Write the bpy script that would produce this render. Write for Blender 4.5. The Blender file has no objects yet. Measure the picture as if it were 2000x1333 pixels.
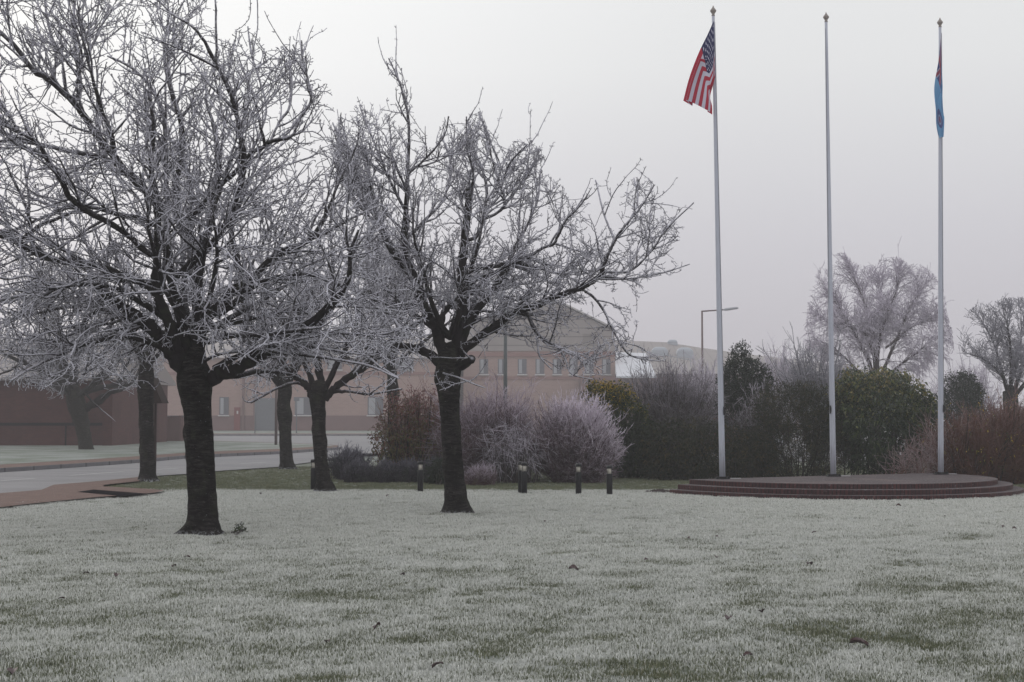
import bpy, math, random
import numpy as np
from mathutils import Vector, noise as mnoise
R = math.radians
rng = np.random.default_rng(7)
rnd = random.Random(11)

# ------------------------------------------------------------------ scene / camera
sc = bpy.context.scene
COL = sc.collection
F = 2778.0; HZ = 815.0; EYE = 1.6
PITCH = math.atan((HZ - 666.5) / F)
cam_d = bpy.data.cameras.new('camera'); cam = bpy.data.objects.new('camera', cam_d); COL.objects.link(cam)
cam.location = (0, 0, EYE); cam.rotation_euler = (math.pi / 2 + PITCH, 0, 0)
cam_d.sensor_width = 36.0; cam_d.lens = F / 2000 * 36.0
cam_d.clip_start = 0.1; cam_d.clip_end = 3000
sc.camera = cam
cp, sp = math.cos(PITCH), math.sin(PITCH)

def W(px, py, d):
    """world point at world depth Y=d seen at photo pixel"""
    x = (px - 1000) / F; v = (666.5 - py) / F
    dy = cp - v * sp; dz = sp + v * cp
    s = d / dy
    return Vector((x * s, d, EYE + dz * s))
def G(px, py, z=0.0):
    x = (px - 1000) / F; v = (666.5 - py) / F
    dy = cp - v * sp; dz = sp + v * cp
    s = (z - EYE) / dz
    return Vector((x * s, dy * s, z))
def PX(p):
    """project to photo pixels"""
    dx, dy, dz = p[0], p[1], p[2] - EYE
    f = dy * cp + dz * sp; u = -dy * sp + dz * cp
    return 1000 + F * dx / f, 666.5 - F * u / f
def SC(d): return F / d      # px per metre

# ------------------------------------------------------------------ object helpers
def tag(o, label=None, cat=None, group=None, kind=None):
    if label: o['label'] = label
    if cat: o['category'] = cat
    if group: o['group'] = group
    if kind: o['kind'] = kind
    return o
def empty(name, loc, label, cat, group=None, rz=0.0):
    o = bpy.data.objects.new(name, None); COL.objects.link(o)
    o.location = loc; o.rotation_euler = (0, 0, rz); o.empty_display_size = .2
    return tag(o, label, cat, group)
def mesh_np(name, verts, faces, mat, parent=None, attrs=None, smooth=True, link=True):
    """verts Nx3, faces list of arrays (each K x n) in world coordinates"""
    verts = np.asarray(verts, dtype=np.float32).copy()
    if parent is not None and parent.type == 'EMPTY' and parent.rotation_euler.z == 0:
        verts -= np.array(parent.location, dtype=np.float32)
    elif parent is not None and parent.get('_base') is not None:
        verts -= np.array(parent['_base'], dtype=np.float32)
    me = bpy.data.meshes.new(name)
    me.vertices.add(len(verts)); me.vertices.foreach_set('co', verts.ravel())
    loops = np.concatenate([np.asarray(f, dtype=np.int32).ravel() for f in faces])
    tot = np.concatenate([np.full(len(f), np.asarray(f).shape[1], dtype=np.int32) for f in faces])
    st = np.concatenate([[0], np.cumsum(tot)[:-1]]).astype(np.int32)
    me.loops.add(len(loops)); me.loops.foreach_set('vertex_index', loops)
    me.polygons.add(len(tot)); me.polygons.foreach_set('loop_start', st)
    try: me.polygons.foreach_set('loop_total', tot)
    except Exception: pass
    if attrs:
        for k, a in attrs.items():
            at = me.attributes.new(k, 'FLOAT', 'POINT'); at.data.foreach_set('value', np.asarray(a, dtype=np.float32))
    me.update(calc_edges=True)
    me.polygons.foreach_set('use_smooth', np.full(len(tot), smooth))
    if mat: me.materials.append(mat)
    o = bpy.data.objects.new(name, me)
    if link: COL.objects.link(o)
    if parent is not None: o.parent = parent
    return o

class MB:
    """collects simple shapes into one mesh"""
    def __init__(s): s.v = []; s.f = []; s.uv = {}
    def add(s, vs, fs):
        n = len(s.v); s.v += [tuple(v) for v in vs]; s.f += [tuple(i + n for i in f) for f in fs]
    def box(s, x0, x1, y0, y1, z0, z1):
        s.add([(x0,y0,z0),(x1,y0,z0),(x1,y1,z0),(x0,y1,z0),(x0,y0,z1),(x1,y0,z1),(x1,y1,z1),(x0,y1,z1)],
              [(0,3,2,1),(4,5,6,7),(0,1,5,4),(1,2,6,5),(2,3,7,6),(3,0,4,7)])
    def prism(s, poly, off):
        """poly: list of 3D pts, off: extrusion vector"""
        n = len(poly); off = Vector(off)
        vs = [Vector(p) for p in poly] + [Vector(p) + off for p in poly]
        fs = [tuple(range(n))[::-1], tuple(range(n, 2*n))] + [(i, (i+1) % n, (i+1) % n + n, i + n) for i in range(n)]
        s.add(vs, fs)
    def rev(s, prof, c=(0,0,0), n=20):
        """lathe profile [(r,z)...] about vertical axis at c"""
        vs = []; fs = []
        for r, z in prof:
            for k in range(n):
                a = 2*math.pi*k/n; vs.append((c[0]+r*math.cos(a), c[1]+r*math.sin(a), c[2]+z))
        for i in range(len(prof)-1):
            for k in range(n):
                k2 = (k+1) % n; fs.append((i*n+k, i*n+k2, (i+1)*n+k2, (i+1)*n+k))
        fs.append(tuple(range(n))[::-1]); m = (len(prof)-1)*n; fs.append(tuple(range(m, m+n)))
        s.add(vs, fs)
    def tube(s, pts, rad, n=8):
        pts = [Vector(p) for p in pts]
        if not isinstance(rad, (list, tuple)): rad = [rad]*len(pts)
        d = (pts[-1]-pts[0]).normalized(); ref = Vector((0,0,1)) if abs(d.z) < .8 else Vector((1,0,0))
        vs = []; fs = []
        for i, p in enumerate(pts):
            t = (pts[min(i+1, len(pts)-1)] - pts[max(i-1, 0)]).normalized()
            a = t.cross(ref).normalized(); b = t.cross(a)
            for k in range(n):
                an = 2*math.pi*k/n; vs.append(p + (a*math.cos(an)+b*math.sin(an))*rad[i])
        for i in range(len(pts)-1):
            for k in range(n):
                k2 = (k+1) % n; fs.append((i*n+k, i*n+k2, (i+1)*n+k2, (i+1)*n+k))
        fs.append(tuple(range(n))[::-1]); m = (len(pts)-1)*n; fs.append(tuple(range(m, m+n)))
        s.add(vs, fs)
    def build(s, name, mat, parent=None, smooth=False, bevel=0, rotlocal=False):
        me = bpy.data.meshes.new(name)
        vs = s.v
        if parent is not None and not rotlocal:
            b = parent.get('_base') if parent.get('_base') is not None else parent.location
            b = Vector(b); vs = [tuple(Vector(v) - b) for v in s.v]
        me.from_pydata(vs, [], s.f); me.update()
        if smooth:
            me.polygons.foreach_set('use_smooth', [True]*len(me.polygons))
        if mat: me.materials.append(mat)
        o = bpy.data.objects.new(name, me); COL.objects.link(o)
        if parent is not None: o.parent = parent
        if parent is not None:
            o['_base'] = list(parent.get('_base')) if parent.get('_base') is not None else list(parent.location)
        if bevel:
            m = o.modifiers.new('bevel', 'BEVEL'); m.width = bevel; m.segments = 2; m.limit_method = 'ANGLE'
        return o

# ------------------------------------------------------------------ material helpers
class NT:
    def __init__(s, name):
        s.m = bpy.data.materials.new(name); s.m.use_nodes = True
        s.t = s.m.node_tree; s.n = s.t.nodes; s.l = s.t.links
        s.b = s.n['Principled BSDF']; s.out = s.n['Material Output']
        s.b.inputs['Roughness'].default_value = .8
        s.b.inputs['Specular IOR Level'].default_value = .3
    def new(s, ty, **k):
        n = s.n.new(ty)
        for a, v in k.items(): setattr(n, a, v)
        return n
    def put(s, sock, v):
        if isinstance(v, bpy.types.NodeSocket): s.l.new(v, sock)
        elif isinstance(v, tuple) and len(v) == 3 and sock.type == 'RGBA': sock.default_value = (*v, 1)
        else: sock.default_value = v
    def math(s, op, a, b=0.0, c=None, clamp=False):
        n = s.new('ShaderNodeMath', operation=op); n.use_clamp = clamp
        s.put(n.inputs[0], a); s.put(n.inputs[1], b)
        if c is not None: s.put(n.inputs[2], c)
        return n.outputs[0]
    def mix(s, f, a, b):
        n = s.new('ShaderNodeMix', data_type='RGBA')
        s.put(n.inputs[0], f); s.put(n.inputs[6], a); s.put(n.inputs[7], b); return n.outputs[2]
    def attr(s, name): return s.new('ShaderNodeAttribute', attribute_name=name).outputs['Fac']
    def acol(s, name): return s.new('ShaderNodeAttribute', attribute_name=name).outputs['Color']
    def pos(s): return s.new('ShaderNodeNewGeometry').outputs['Position']
    def nz(s):
        n = s.new('ShaderNodeSeparateXYZ'); s.l.new(s.new('ShaderNodeNewGeometry').outputs['Normal'], n.inputs[0]); return n.outputs[2]
    def xyz(s, v):
        n = s.new('ShaderNodeSeparateXYZ'); s.l.new(v, n.inputs[0]); return n.outputs
    def obj(s): return s.new('ShaderNodeTexCoord').outputs['Object']
    def scale(s, v, sc_):
        n = s.new('ShaderNodeMapping'); s.l.new(v, n.inputs[0]); n.inputs['Scale'].default_value = sc_; return n.outputs[0]
    def noise(s, v, scl=5., det=4., rough=.6, dist=0.):
        n = s.new('ShaderNodeTexNoise'); s.l.new(v, n.inputs['Vector'])
        n.inputs['Scale'].default_value = scl; n.inputs['Detail'].default_value = det
        n.inputs['Roughness'].default_value = rough; n.inputs['Distortion'].default_value = dist
        return n.outputs['Fac']
    def step(s, v, a, b):
        n = s.new('ShaderNodeMapRange', interpolation_type='SMOOTHSTEP')
        s.put(n.inputs[0], v); n.inputs[1].default_value = a; n.inputs[2].default_value = b
        return n.outputs[0]
    def rng(s, v, a, b, c, d):
        n = s.new('ShaderNodeMapRange'); s.put(n.inputs[0], v)
        for i, k in enumerate((a, b, c, d)): n.inputs[i+1].default_value = k
        return n.outputs[0]
    def bump(s, h, st=.5, dist=.02):
        n = s.new('ShaderNodeBump'); n.inputs['Strength'].default_value = st; n.inputs['Distance'].default_value = dist
        s.l.new(h, n.inputs['Height']); s.l.new(n.outputs[0], s.b.inputs['Normal'])
    def col(s, v): s.put(s.b.inputs['Base Color'], v); return s.m
    def ramp(s, f, stops):
        n = s.new('ShaderNodeValToRGB'); s.put(n.inputs[0], f)
        e = n.color_ramp.elements
        while len(e) < len(stops): e.new(.5)
        for x, (p, c) in zip(e, stops): x.position = p; x.color = (*c, 1)
        return n.outputs[0]

def plain(name, c, rough=.6, metal=0., var=.12, scl=8., bump=0.):
    t = NT(name); f = t.noise(t.obj(), scl, 5)
    c2 = tuple(x*(1-var*2) for x in c); c3 = tuple(min(1, x*(1+var)) for x in c)
    t.col(t.mix(f, c2, c3)); t.b.inputs['Roughness'].default_value = rough; t.b.inputs['Metallic'].default_value = metal
    if bump: t.bump(f, bump, .01)
    return t.m

FROST = (.62, .63, .68)
def m_branch(name, bark=(.020, .016, .016), frost=FROST, base=.12, hi=.85, k=1.05):
    t = NT(name)
    fr = t.attr('fr'); nz = t.nz(); n = t.noise(t.pos(), 45, 3, .6); n2 = t.noise(t.pos(), 9, 3, .6)
    a = t.math('ADD', t.math('MULTIPLY', nz, .45), t.math('MULTIPLY', t.math('SUBTRACT', n, .5), 1.3))
    a = t.math('ADD', a, t.math('MULTIPLY', t.math('SUBTRACT', n2, .5), .9))
    a = t.math('ADD', a, t.math('MULTIPLY', fr, k))
    f = t.step(a, .22, .95)
    f = t.math('MULTIPLY', f, t.math('ADD', base, t.math('MULTIPLY', fr, hi - base)))
    green = t.mix(t.step(t.noise(t.pos(), 6, 4), .5, .75), bark, (bark[0]*1.5, bark[1]*2.1, bark[2]*1.2))
    t.col(t.mix(f, green, frost)); t.b.inputs['Roughness'].default_value = .85
    t.b.inputs['Specular IOR Level'].default_value = .15
    t.bump(n, .5, .006)
    return t.m
def m_trunk(name='cherry_bark', dark=(.012, .010, .010), light=(.075, .064, .064)):
    t = NT(name); p = t.pos()
    bands = t.noise(t.scale(p, (3.6, 3.6, 20)), 1.7, 6, .72, .9)
    big = t.noise(t.scale(p, (3, 3, 5)), 1.2, 4, .6)
    fine = t.noise(t.scale(p, (9, 9, 60)), 2.2, 3, .6)
    c = t.mix(t.step(bands, .42, .66), dark, light)
    c = t.mix(t.step(big, .35, .75), c, (dark[0]*1.2, dark[1]*1.3, dark[2]*1.1))
    c = t.mix(t.step(fine, .63, .72), c, (.10, .088, .088))
    c = t.mix(t.math('MULTIPLY', t.step(t.noise(t.scale(p, (2.5, 2.5, 1.6)), 1.6, 5, .7), .50, .68), .55), c, (.060, .062, .044))
    fl = t.noise(t.scale(p, (14, 14, 22)), 2.0, 2, .5)
    z = t.xyz(p)[2]
    fl = t.math('MULTIPLY', t.step(fl, .70, .76), .5)
    c = t.mix(fl, c, (.35, .35, .38))
    foot = t.math('MULTIPLY', t.step(z, .10, .0), t.step(t.noise(p, 22, 3), .45, .6))
    c = t.mix(foot, c, (.4, .41, .43))
    t.col(c); t.b.inputs['Roughness'].default_value = .9
    t.b.inputs['Specular IOR Level'].default_value = .12
    h = t.math('ADD', t.math('MULTIPLY', bands, 1.0), t.math('MULTIPLY', fine, .5))
    vc = t.noise(t.scale(p, (14, 14, 2.2)), 1.6, 4, .7); h = t.math('ADD', h, t.math('MULTIPLY', vc, .9))
    t.bump(h, 1.0, .05)
    return t.m
M = {}
M['trunk'] = m_trunk()
M['trunk_brown'] = m_trunk('olive_bark', (.022, .019, .016), (.06, .052, .045))
M['branch'] = m_branch('frosted_cherry_branch', bark=(.018, .014, .015), frost=(.64, .63, .70), base=.07, hi=.95, k=.66)
M['branch_thin'] = m_branch('lightly_frosted_branch', frost=(.52, .52, .60), base=.10, hi=.72)

def m_leaf(name, stops, frost=(.5, .5, .55), famt=.5, rough=.55):
    t = NT(name); v = t.attr('v'); fr = t.attr('fr')
    c = t.ramp(v, stops)
    n = t.noise(t.pos(), 30, 2, .5)
    nz = t.nz()
    f = t.math('MULTIPLY', t.math('MULTIPLY', fr, famt), t.step(t.math('ADD', n, t.math('MULTIPLY', t.math('ABSOLUTE', nz), .25)), .45, .75))
    t.col(t.mix(f, c, frost)); t.b.inputs['Roughness'].default_value = rough
    t.b.inputs['Specular IOR Level'].default_value = .2
    return t.m

# ------------------------------------------------------------------ tubes in bulk
def tubes(polys, sides):
    """polys: list of (pts (n,3), rad (n,), fr float). returns verts, [faces], fr-attr"""
    groups = {}
    for p in polys: groups.setdefault(len(p[0]), []).append(p)
    V, FQ, A = [], [], []; base = 0
    ang = np.arange(sides) * 2 * np.pi / sides; ca, sa = np.cos(ang), np.sin(ang)
    for n, g in groups.items():
        P = np.array([q[0] for q in g], dtype=np.float64); Rr = np.array([q[1] for q in g]); fr = np.array([np.broadcast_to(q[2], (n,)) for q in g])
        T = np.empty_like(P); T[:, 1:-1] = P[:, 2:] - P[:, :-2]; T[:, 0] = P[:, 1] - P[:, 0]; T[:, -1] = P[:, -1] - P[:, -2]
        T /= np.linalg.norm(T, axis=2, keepdims=True) + 1e-9
        D = P[:, -1] - P[:, 0]; D /= np.linalg.norm(D, axis=1, keepdims=True) + 1e-9
        ref = np.zeros_like(D); k = np.argmin(np.abs(D), axis=1); ref[np.arange(len(D)), k] = 1
        Aa = np.cross(T, ref[:, None, :]); Aa /= np.linalg.norm(Aa, axis=2, keepdims=True) + 1e-9
        Bb = np.cross(T, Aa)
        vv = P[:, :, None, :] + Rr[:, :, None, None] * (Aa[:, :, None, :] * ca[None, None, :, None] + Bb[:, :, None, :] * sa[None, None, :, None])
        V.append(vv.reshape(-1, 3)); A.append(np.repeat(fr.reshape(-1), sides))
        m = len(g)
        i = np.arange(m)[:, None, None] * (n * sides) + np.arange(n - 1)[None, :, None] * sides
        k0 = np.arange(sides)[None, None, :]; k1 = (np.arange(sides) + 1) % sides; k1 = k1[None, None, :]
        q = np.stack([i + k0, i + sides + k0, i + sides + k1, i + k1], axis=-1).reshape(-1, 4) + base
        FQ.append(q); base += m * n * sides
    return np.concatenate(V), [np.concatenate(FQ)], np.concatenate(A)
def tube_obj(name, polys, sides, mat, parent=None):
    v, f, a = tubes(polys, sides)
    return mesh_np(name, v, f, mat, parent, {'fr': a})

def inpoly(x, y, poly):
    c = False; j = len(poly) - 1
    for i in range(len(poly)):
        xi, yi = poly[i]; xj, yj = poly[j]
        if (yi > y) != (yj > y) and x < (xj - xi) * (y - yi) / (yj - yi) + xi: c = not c
        j = i
    return c
def frad(r, lo=.012, hi=.05):
    return 1 - min(1, max(0, (r - lo) / (hi - lo)))
def catmull(pts, per):
    """pts list of tuples (any dim) -> resampled"""
    P = [np.array(p, dtype=float) for p in pts]; P = [2*P[0]-P[1]] + P + [2*P[-1]-P[-2]]
    out = []
    for i in range(1, len(P)-2):
        for k in range(per):
            t = k/per
            out.append(.5*((2*P[i]) + (-P[i-1]+P[i+1])*t + (2*P[i-1]-5*P[i]+4*P[i+1]-P[i+2])*t*t + (-P[i-1]+3*P[i]-3*P[i+1]+P[i+2])*t**3))
    out.append(P[-2]); return np.array(out)

def seg(start, d, L, n, trop, wig, rs):
    """a curved shoot: start, direction, length, points, tropism vector, wiggle"""
    pts = [start]; d = d / (np.linalg.norm(d)+1e-9); st = L/(n-1)
    for i in range(n-1):
        d = d + trop*(1.0/(n-1)) + rs.normal(0, wig, 3)
        d /= np.linalg.norm(d)+1e-9
        pts.append(pts[-1] + d*st)
    return np.array(pts)

class Tree:
    def __init__(s, name, base, label, group, seed, poly=None, cat='tree', mat='branch', tmat='trunk'):
        s.base = np.array(base, dtype=float); s.rs = np.random.default_rng(seed)
        s.root = empty(name, tuple(base), label, cat, group)
        s.poly = poly; s.limbs = []; s.tw = []; s.spurs = []; s.trace_pts = []; s.mat = M[mat]; s.tmat = M[tmat]; s.big = []
        s.d0 = float(base[1])
    def trunk(s, pts, flare=1.0, sides=28, cap=False, rough=.07, knob=0):
        """pts [(px,py,w)] bottom to top"""
        q = []
        for (x, y, w) in pts:
            p = W(x, y, s.d0); q.append((p.x, p.y, p.z, w / SC(s.d0) / 2))
            s.trace_pts.append((x, y, s.d0))
        q[0] = (q[0][0], q[0][1], -.04, q[0][3])
        C = catmull(q, 10)
        n = len(C); V = []
        sd = s.rs.uniform(0, 50)
        for i, (x, y, z, r) in enumerate(C):
            for k in range(sides):
                a = 2*math.pi*k/sides
                nn = mnoise.noise(Vector((math.cos(a)*1.3+sd, math.sin(a)*1.3, z*2.2)))*.6 + mnoise.noise(Vector((math.cos(a)*3+sd, math.sin(a)*3, z*11)))*.45
                ff = math.exp(-max(0, z)/.10) * flare * 1.35
                lob = 1 + .28*ff*(math.sin(a*3+sd)+.6*math.sin(a*5+sd*2)) + .35*ff
                kn = max(0, mnoise.noise(Vector((math.cos(a)*1.6-sd, math.sin(a)*1.6+sd, z*3.3)))-.25)*.38
                rr = r*(1+rough*nn*1.6+kn-.03)*lob
                V.append((x+rr*math.cos(a), y+rr*math.sin(a), z))
        fs = []
        for i in range(n-1):
            for k in range(sides):
                k2 = (k+1) % sides; fs.append((i*sides+k, i*sides+k2, (i+1)*sides+k2, (i+1)*sides+k))
        V.append((C[-1][0], C[-1][1], C[-1][2]+C[-1][3]*.4)); m = (n-1)*sides
        tri = [(m+k, m+(k+1) % sides, len(V)-1) for k in range(sides)]
        s.tr = mesh_np('trunk', V, [np.array(fs), np.array(tri)], s.tmat, s.root, {'fr': np.zeros(len(V))})
    def limb(s, pts, dend, fine=True, free=True, start=None, cut=False, nochild=0.):
        """pts [(px,py,w)...] traced; depth goes from the nearest traced point to +dend"""
        x0, y0, _ = pts[0]
        if start is None:
            start = min(s.trace_pts, key=lambda t: (t[0]-x0)**2+(t[1]-y0)**2)[2]
        L = [0]
        for a, b in zip(pts, pts[1:]): L.append(L[-1]+math.hypot(a[0]-b[0], a[1]-b[1]))
        q = []
        for (x, y, w), l in zip(pts, L):
            t = l/L[-1]; d = start + dend*(t**1.1)
            p = W(x, y, d); q.append((p.x, p.y, p.z, max(.007, w*(1.1 if 6 < w < 14 else (.9 if w > 20 else 1.))/SC(d)/2)))
        C = catmull(q, 5)
        # densify record of traced depths
        for i in range(len(C)):
            px, py = PX(C[i][:3]); s.trace_pts.append((px, py, C[i][1]))
        P = C[:, :3].copy(); r = np.maximum(C[:, 3], .006)
        wob = s.rs.normal(0, 1, P.shape)*(.12*r)[:, None]; wob[0] = 0; P += wob
        r = r*(1+s.rs.normal(0, .07, len(r)))
        if cut:
            P = np.vstack([P, P[-1]+(P[-1]-P[-2])*.02, P[-1]+(P[-1]-P[-2])*.02]); r = np.append(r, [r[-1]*.96, .001])
        s.add_limb(P, r, nochild)
    def add_limb(s, P, r, nochild=0.):
        fr = np.array([frad(x) for x in r])
        s.limbs.append((P, r, fr)); s.big.append((P, r, nochild))
    def child(s, P, r, spec, lvl, crown_c, tmin=0.12):
        """spawn shoots along polyline"""
        rs = s.rs; sp = spec[lvl]
        segl = np.linalg.norm(np.diff(P, axis=0), axis=1); tot = segl.sum()
        if tot <= 0: return
        cum = np.concatenate([[0], np.cumsum(segl)])
        n = max(1 if lvl else 0, int(tot*(1-tmin)/sp['gap'] + rs.random()))
        for _ in range(n):
            l = tot*(tmin+(1-tmin)*rs.random()) if lvl == 0 else tot*(tmin+(1-tmin)*rs.random()**.85)
            i = min(len(P)-2, int(np.searchsorted(cum, l)-1)); i = max(i, 0)
            f = (l-cum[i])/(segl[i]+1e-9); p = P[i]+(P[i+1]-P[i])*f
            t = P[i+1]-P[i]; t /= np.linalg.norm(t)+1e-9
            rad = r[i]+(r[i+1]-r[i])*f
            a = rs.normal(0, 1, 3); a -= t*a.dot(t); a /= np.linalg.norm(a)+1e-9
            out = p - crown_c; out /= np.linalg.norm(out)+1e-9
            ang = rs.uniform(*sp['ang'])
            d = t*math.cos(ang)+a*math.sin(ang) + out*sp.get('out', .2) + np.array([0, 0, 1.])*sp.get('up', .1)
            frac = l/tot
            Lg = rs.uniform(*sp['len'])*(1.15-.5*frac)
            for attempt in range(3):
                hf = min(1, max(0, (p[2]-s.zlo)/(s.zhi-s.zlo)))
                Q = seg(p, d, Lg, sp['n'], np.array([0, 0, 1.])*(sp['trop']*rs.uniform(.2, 1.5)*(.35+1.5*hf) - sp.get('droop', 0)*rs.random()*(1-hf)) + rs.normal(0, sp['curl']*(1-.45*hf), 3), sp['wig']*(1-.3*hf), rs)
                ok = True
                if s.poly is not None:
                    x, y = PX(Q[-1]); ok = inpoly(x, y, s.poly)
                if Q[-1][2] < sp.get('zmin', 1.3): ok = False
                if ok or (attempt == 0 and rs.random() < (.14 if lvl == 0 else .04) and Q[-1][2] > crown_c[2]+.3): ok = True; break
                Lg *= .6; d = d*.9 + rs.normal(0, .25, 3)
            if not ok: continue
            r0 = min(rad*.75, sp['r'][0]*rs.uniform(.85, 1.25)); r0 = max(r0, sp['r'][1])
            rr = np.linspace(r0, sp['r'][1], sp['n'])
            rr[1:-1] *= 1+rs.normal(0, .08, sp['n']-2)
            s.tw.append((Q, rr, np.array([frad(x) for x in rr])))
            if lvl+1 < len(spec): s.child(Q, rr, spec, lvl+1, crown_c, .1)
            if sp.get('spur'):
                Lq = Lg; m = int(Lq/sp['spur']*rs.uniform(.6, 1.3))
                for _ in range(m):
                    j = rs.integers(0, len(Q)-1); g = rs.random()
                    b = Q[j]+(Q[j+1]-Q[j])*g; tt = Q[j+1]-Q[j]; tt /= np.linalg.norm(tt)+1e-9
                    e = rs.normal(0, 1, 3); e -= tt*e.dot(tt)*.6; e /= np.linalg.norm(e)+1e-9
                    e = e+tt*.5; ll = rs.uniform(.018, .045)
                    w = sp['r'][1]
                    s.spurs.append((np.array([b, b+e*ll*.7, b+e*ll]), np.array([w*.9, w*.85, w*1.15]), 1.))
    def finish(s, spec, crown_c, limb_sides=10, tw_sides=5):
        crown_c = np.array(crown_c, dtype=float)
        zs = np.concatenate([P[:, 2] for P, r, nc in s.big]); s.zlo, s.zhi = np.percentile(zs, 15), np.percentile(zs, 90)
        for P, r, nc in list(s.big): s.child(P, r, spec, 0, crown_c, max(.12, nc))
        v, f, a = tubes(s.limbs, limb_sides)
        o = mesh_np('limbs', v, f, s.mat, s.root, {'fr': a})
        polys = s.tw
        v, f, a = tubes(polys, tw_sides)
        if s.spurs:
            v2, f2, a2 = tubes(s.spurs, 4); f = [f[0], f2[0]+len(v)]; v = np.vstack([v, v2]); a = np.concatenate([a, a2])
        mesh_np('crown', v, f, s.mat, s.root, {'fr': a})
        print(s.root.name, 'twigs', len(s.tw), 'spurs', len(s.spurs), 'faces', sum(len(x) for x in f))

# spec shared by the near cherries (px-accurate radii)
def cherry(g0=.20, g1=.13, g2=.13, rt=.0085, spur=.07, l0=(.6, 1.7), l1=(.25, .8), l2=(.10, .32), trop=.9, droop=.0, zmin=1.5, up=.15):
    return [dict(gap=g0, len=l0, ang=(.55, 1.3), n=10, trop=trop, curl=.45, wig=.12, r=(.020, rt), out=.30, up=up, spur=spur, zmin=zmin, droop=droop),
            dict(gap=g1, len=l1, ang=(.6, 1.35), n=8, trop=trop*.55, curl=.75, wig=.18, r=(.012, rt), out=.15, up=up*.6, spur=spur, zmin=zmin, droop=droop),
            dict(gap=g2, len=l2, ang=(.6, 1.45), n=5, trop=trop*.3, curl=.9, wig=.2, r=(rt*1.1, rt*.95), out=.05, up=up*.4, spur=spur, zmin=zmin, droop=droop)]
#@@TREES
# ================================================================== TREE 1 (front left)
poly1 = [(-500,-300),(420,-300),(415,0),(430,75),(484,50),(530,95),(589,78),(645,165),(662,225),(715,300),(765,390),(800,500),(830,590),(845,660),(800,740),(745,722),(690,705),(600,735),(520,755),(470,770),(430,730),(330,745),(300,775),(245,765),(190,735),(150,740),(60,775),(0,730),(-80,740),(-500,600)]
D1 = G(398, 1045).y
t1 = Tree('cherry_tree', (W(398, 1045, D1).x, D1, 0), 'largest frosted bare cherry tree, thick black banded trunk nearest the camera', 'bare frosted cherry trees on the lawn', 3, poly1)
t1.trunk([(398,1046,66),(397,1020,60),(394,960,56),(391,900,56),(388,850,55),(385,800,58),(382,765,68),(380,735,70),(380,708,50),(384,680,26)])
lim = t1.limb
lim([(352,712,34),(330,685,32),(310,655,30),(290,634,27),(264,615,22),(238,598,17),(212,580,14),(198,571,12)], -.5, cut=True)
lim([(264,615,7),(235,618,7),(200,628,6),(160,645,6),(120,660,5),(88,674,4)], -.5)
lim([(290,634,7),(255,645,5),(225,670,5),(190,700,4),(150,730,3)], -.5)
lim([(205,575,10),(188,600,9),(168,625,8),(162,650,7),(166,668,6)], -.3)
lim([(360,712,30),(345,680,26),(328,625,24),(312,590,22),(305,560,19),(305,520,16),(308,470,15),(308,430,14),(302,380,12),(295,320,9),(300,250,7),(290,180,5)], -1.0)
lim([(308,575,15),(290,560,15),(264,548,14),(231,545,12),(198,540,9),(160,548,7),(110,565,6),(40,600,5)], -.9)
lim([(264,548,13),(215,528,14),(158,514,14),(110,508,14),(66,492,15),(33,472,15),(0,456,15),(-60,425,13),(-130,380,9)], .8)
lim([(370,712,30),(362,690,30),(354,624,26),(338,558,22),(328,508,20),(326,470,18),(322,420,17),(300,390,16),(260,350,15),(225,310,14),(190,265,13),(165,228,12),(142,198,12),(99,158,11),(66,139,9),(33,95,8),(0,62,7),(-40,20,5)], 1.6)
lim([(388,712,30),(386,650,30),(386,591,25),(386,551,22),(390,518,20),(399,485,16),(409,442,14),(418,390,11),(428,330,9),(420,260,7),(400,190,5)], 1.6)
lim([(386,500,14),(378,470,13),(360,445,12),(346,400,11),(344,356,11),(356,300,10),(354,240,9),(335,180,7),(320,110,5),(330,30,4)], 1.2)
lim([(345,540,14),(373,515,13),(412,479,12),(439,442,12),(455,405,11),(470,360,11),(476,320,10),(472,270,9),(455,198,8),(442,165,8),(412,106,7),(396,76,6),(373,50,5),(340,30,4),(308,0,3)], -1.3, start=D1)
lim([(390,660,26),(396,630,26),(429,597,24),(462,564,19),(495,545,16),(521,515,14),(554,492,12),(584,480,11),(610,465,9),(643,450,8),(700,420,5),(745,400,3)], .9)
lim([(610,465,7),(640,410,6),(665,350,5),(690,300,4),(700,270,3)], -.6)
lim([(420,612,14),(445,603,13),(478,574,11),(511,551,9),(561,538,9),(594,535,8),(623,541,7),(650,555,4)], -1.2)
lim([(478,548,10),(468,520,10),(460,490,10),(452,459,10),(456,432,9),(470,395,7),(490,350,6),(510,300,5)], .9)
lim([(405,745,34),(435,728,30),(462,719,27),(495,703,26),(528,683,24),(561,663,22),(589,646,18),(620,621,16),(639,602,15),(668,568,12),(683,533,9),(684,492,7),(700,450,5)], -1.6)
lim([(561,665,6),(620,679,6),(668,687,5),(715,696,4),(740,715,4),(778,738,3)], -1.2)
lim([(589,648,8),(627,650,6),(680,652,5),(735,655,5),(800,640,4)], -.8)
lim([(395,672,12),(429,659,11),(478,655,9),(528,653,8),(577,645,7),(627,640,5)], -2.0, start=D1)
lim([(395,706,7),(429,693,6),(478,685,5),(508,680,4),(560,690,3)], -1.0, start=D1)
lim([(300,440,9),(275,428,9),(231,419,9),(185,406,8),(142,403,8),(99,419,7),(50,440,6),(-20,470,5)], 1.5)
lim([(304,505,10),(274,482,10),(248,459,10),(215,436,11),(185,422,11),(149,396,11),(132,380,10),(122,356,10),(96,317,9),(73,280,8),(33,257,7),(0,238,6),(-50,210,5)], -1.5)
lim([(265,352,9),(231,323,9),(198,307,9),(139,297,8),(83,284,7),(20,275,6),(-40,280,5)], .8)
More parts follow.
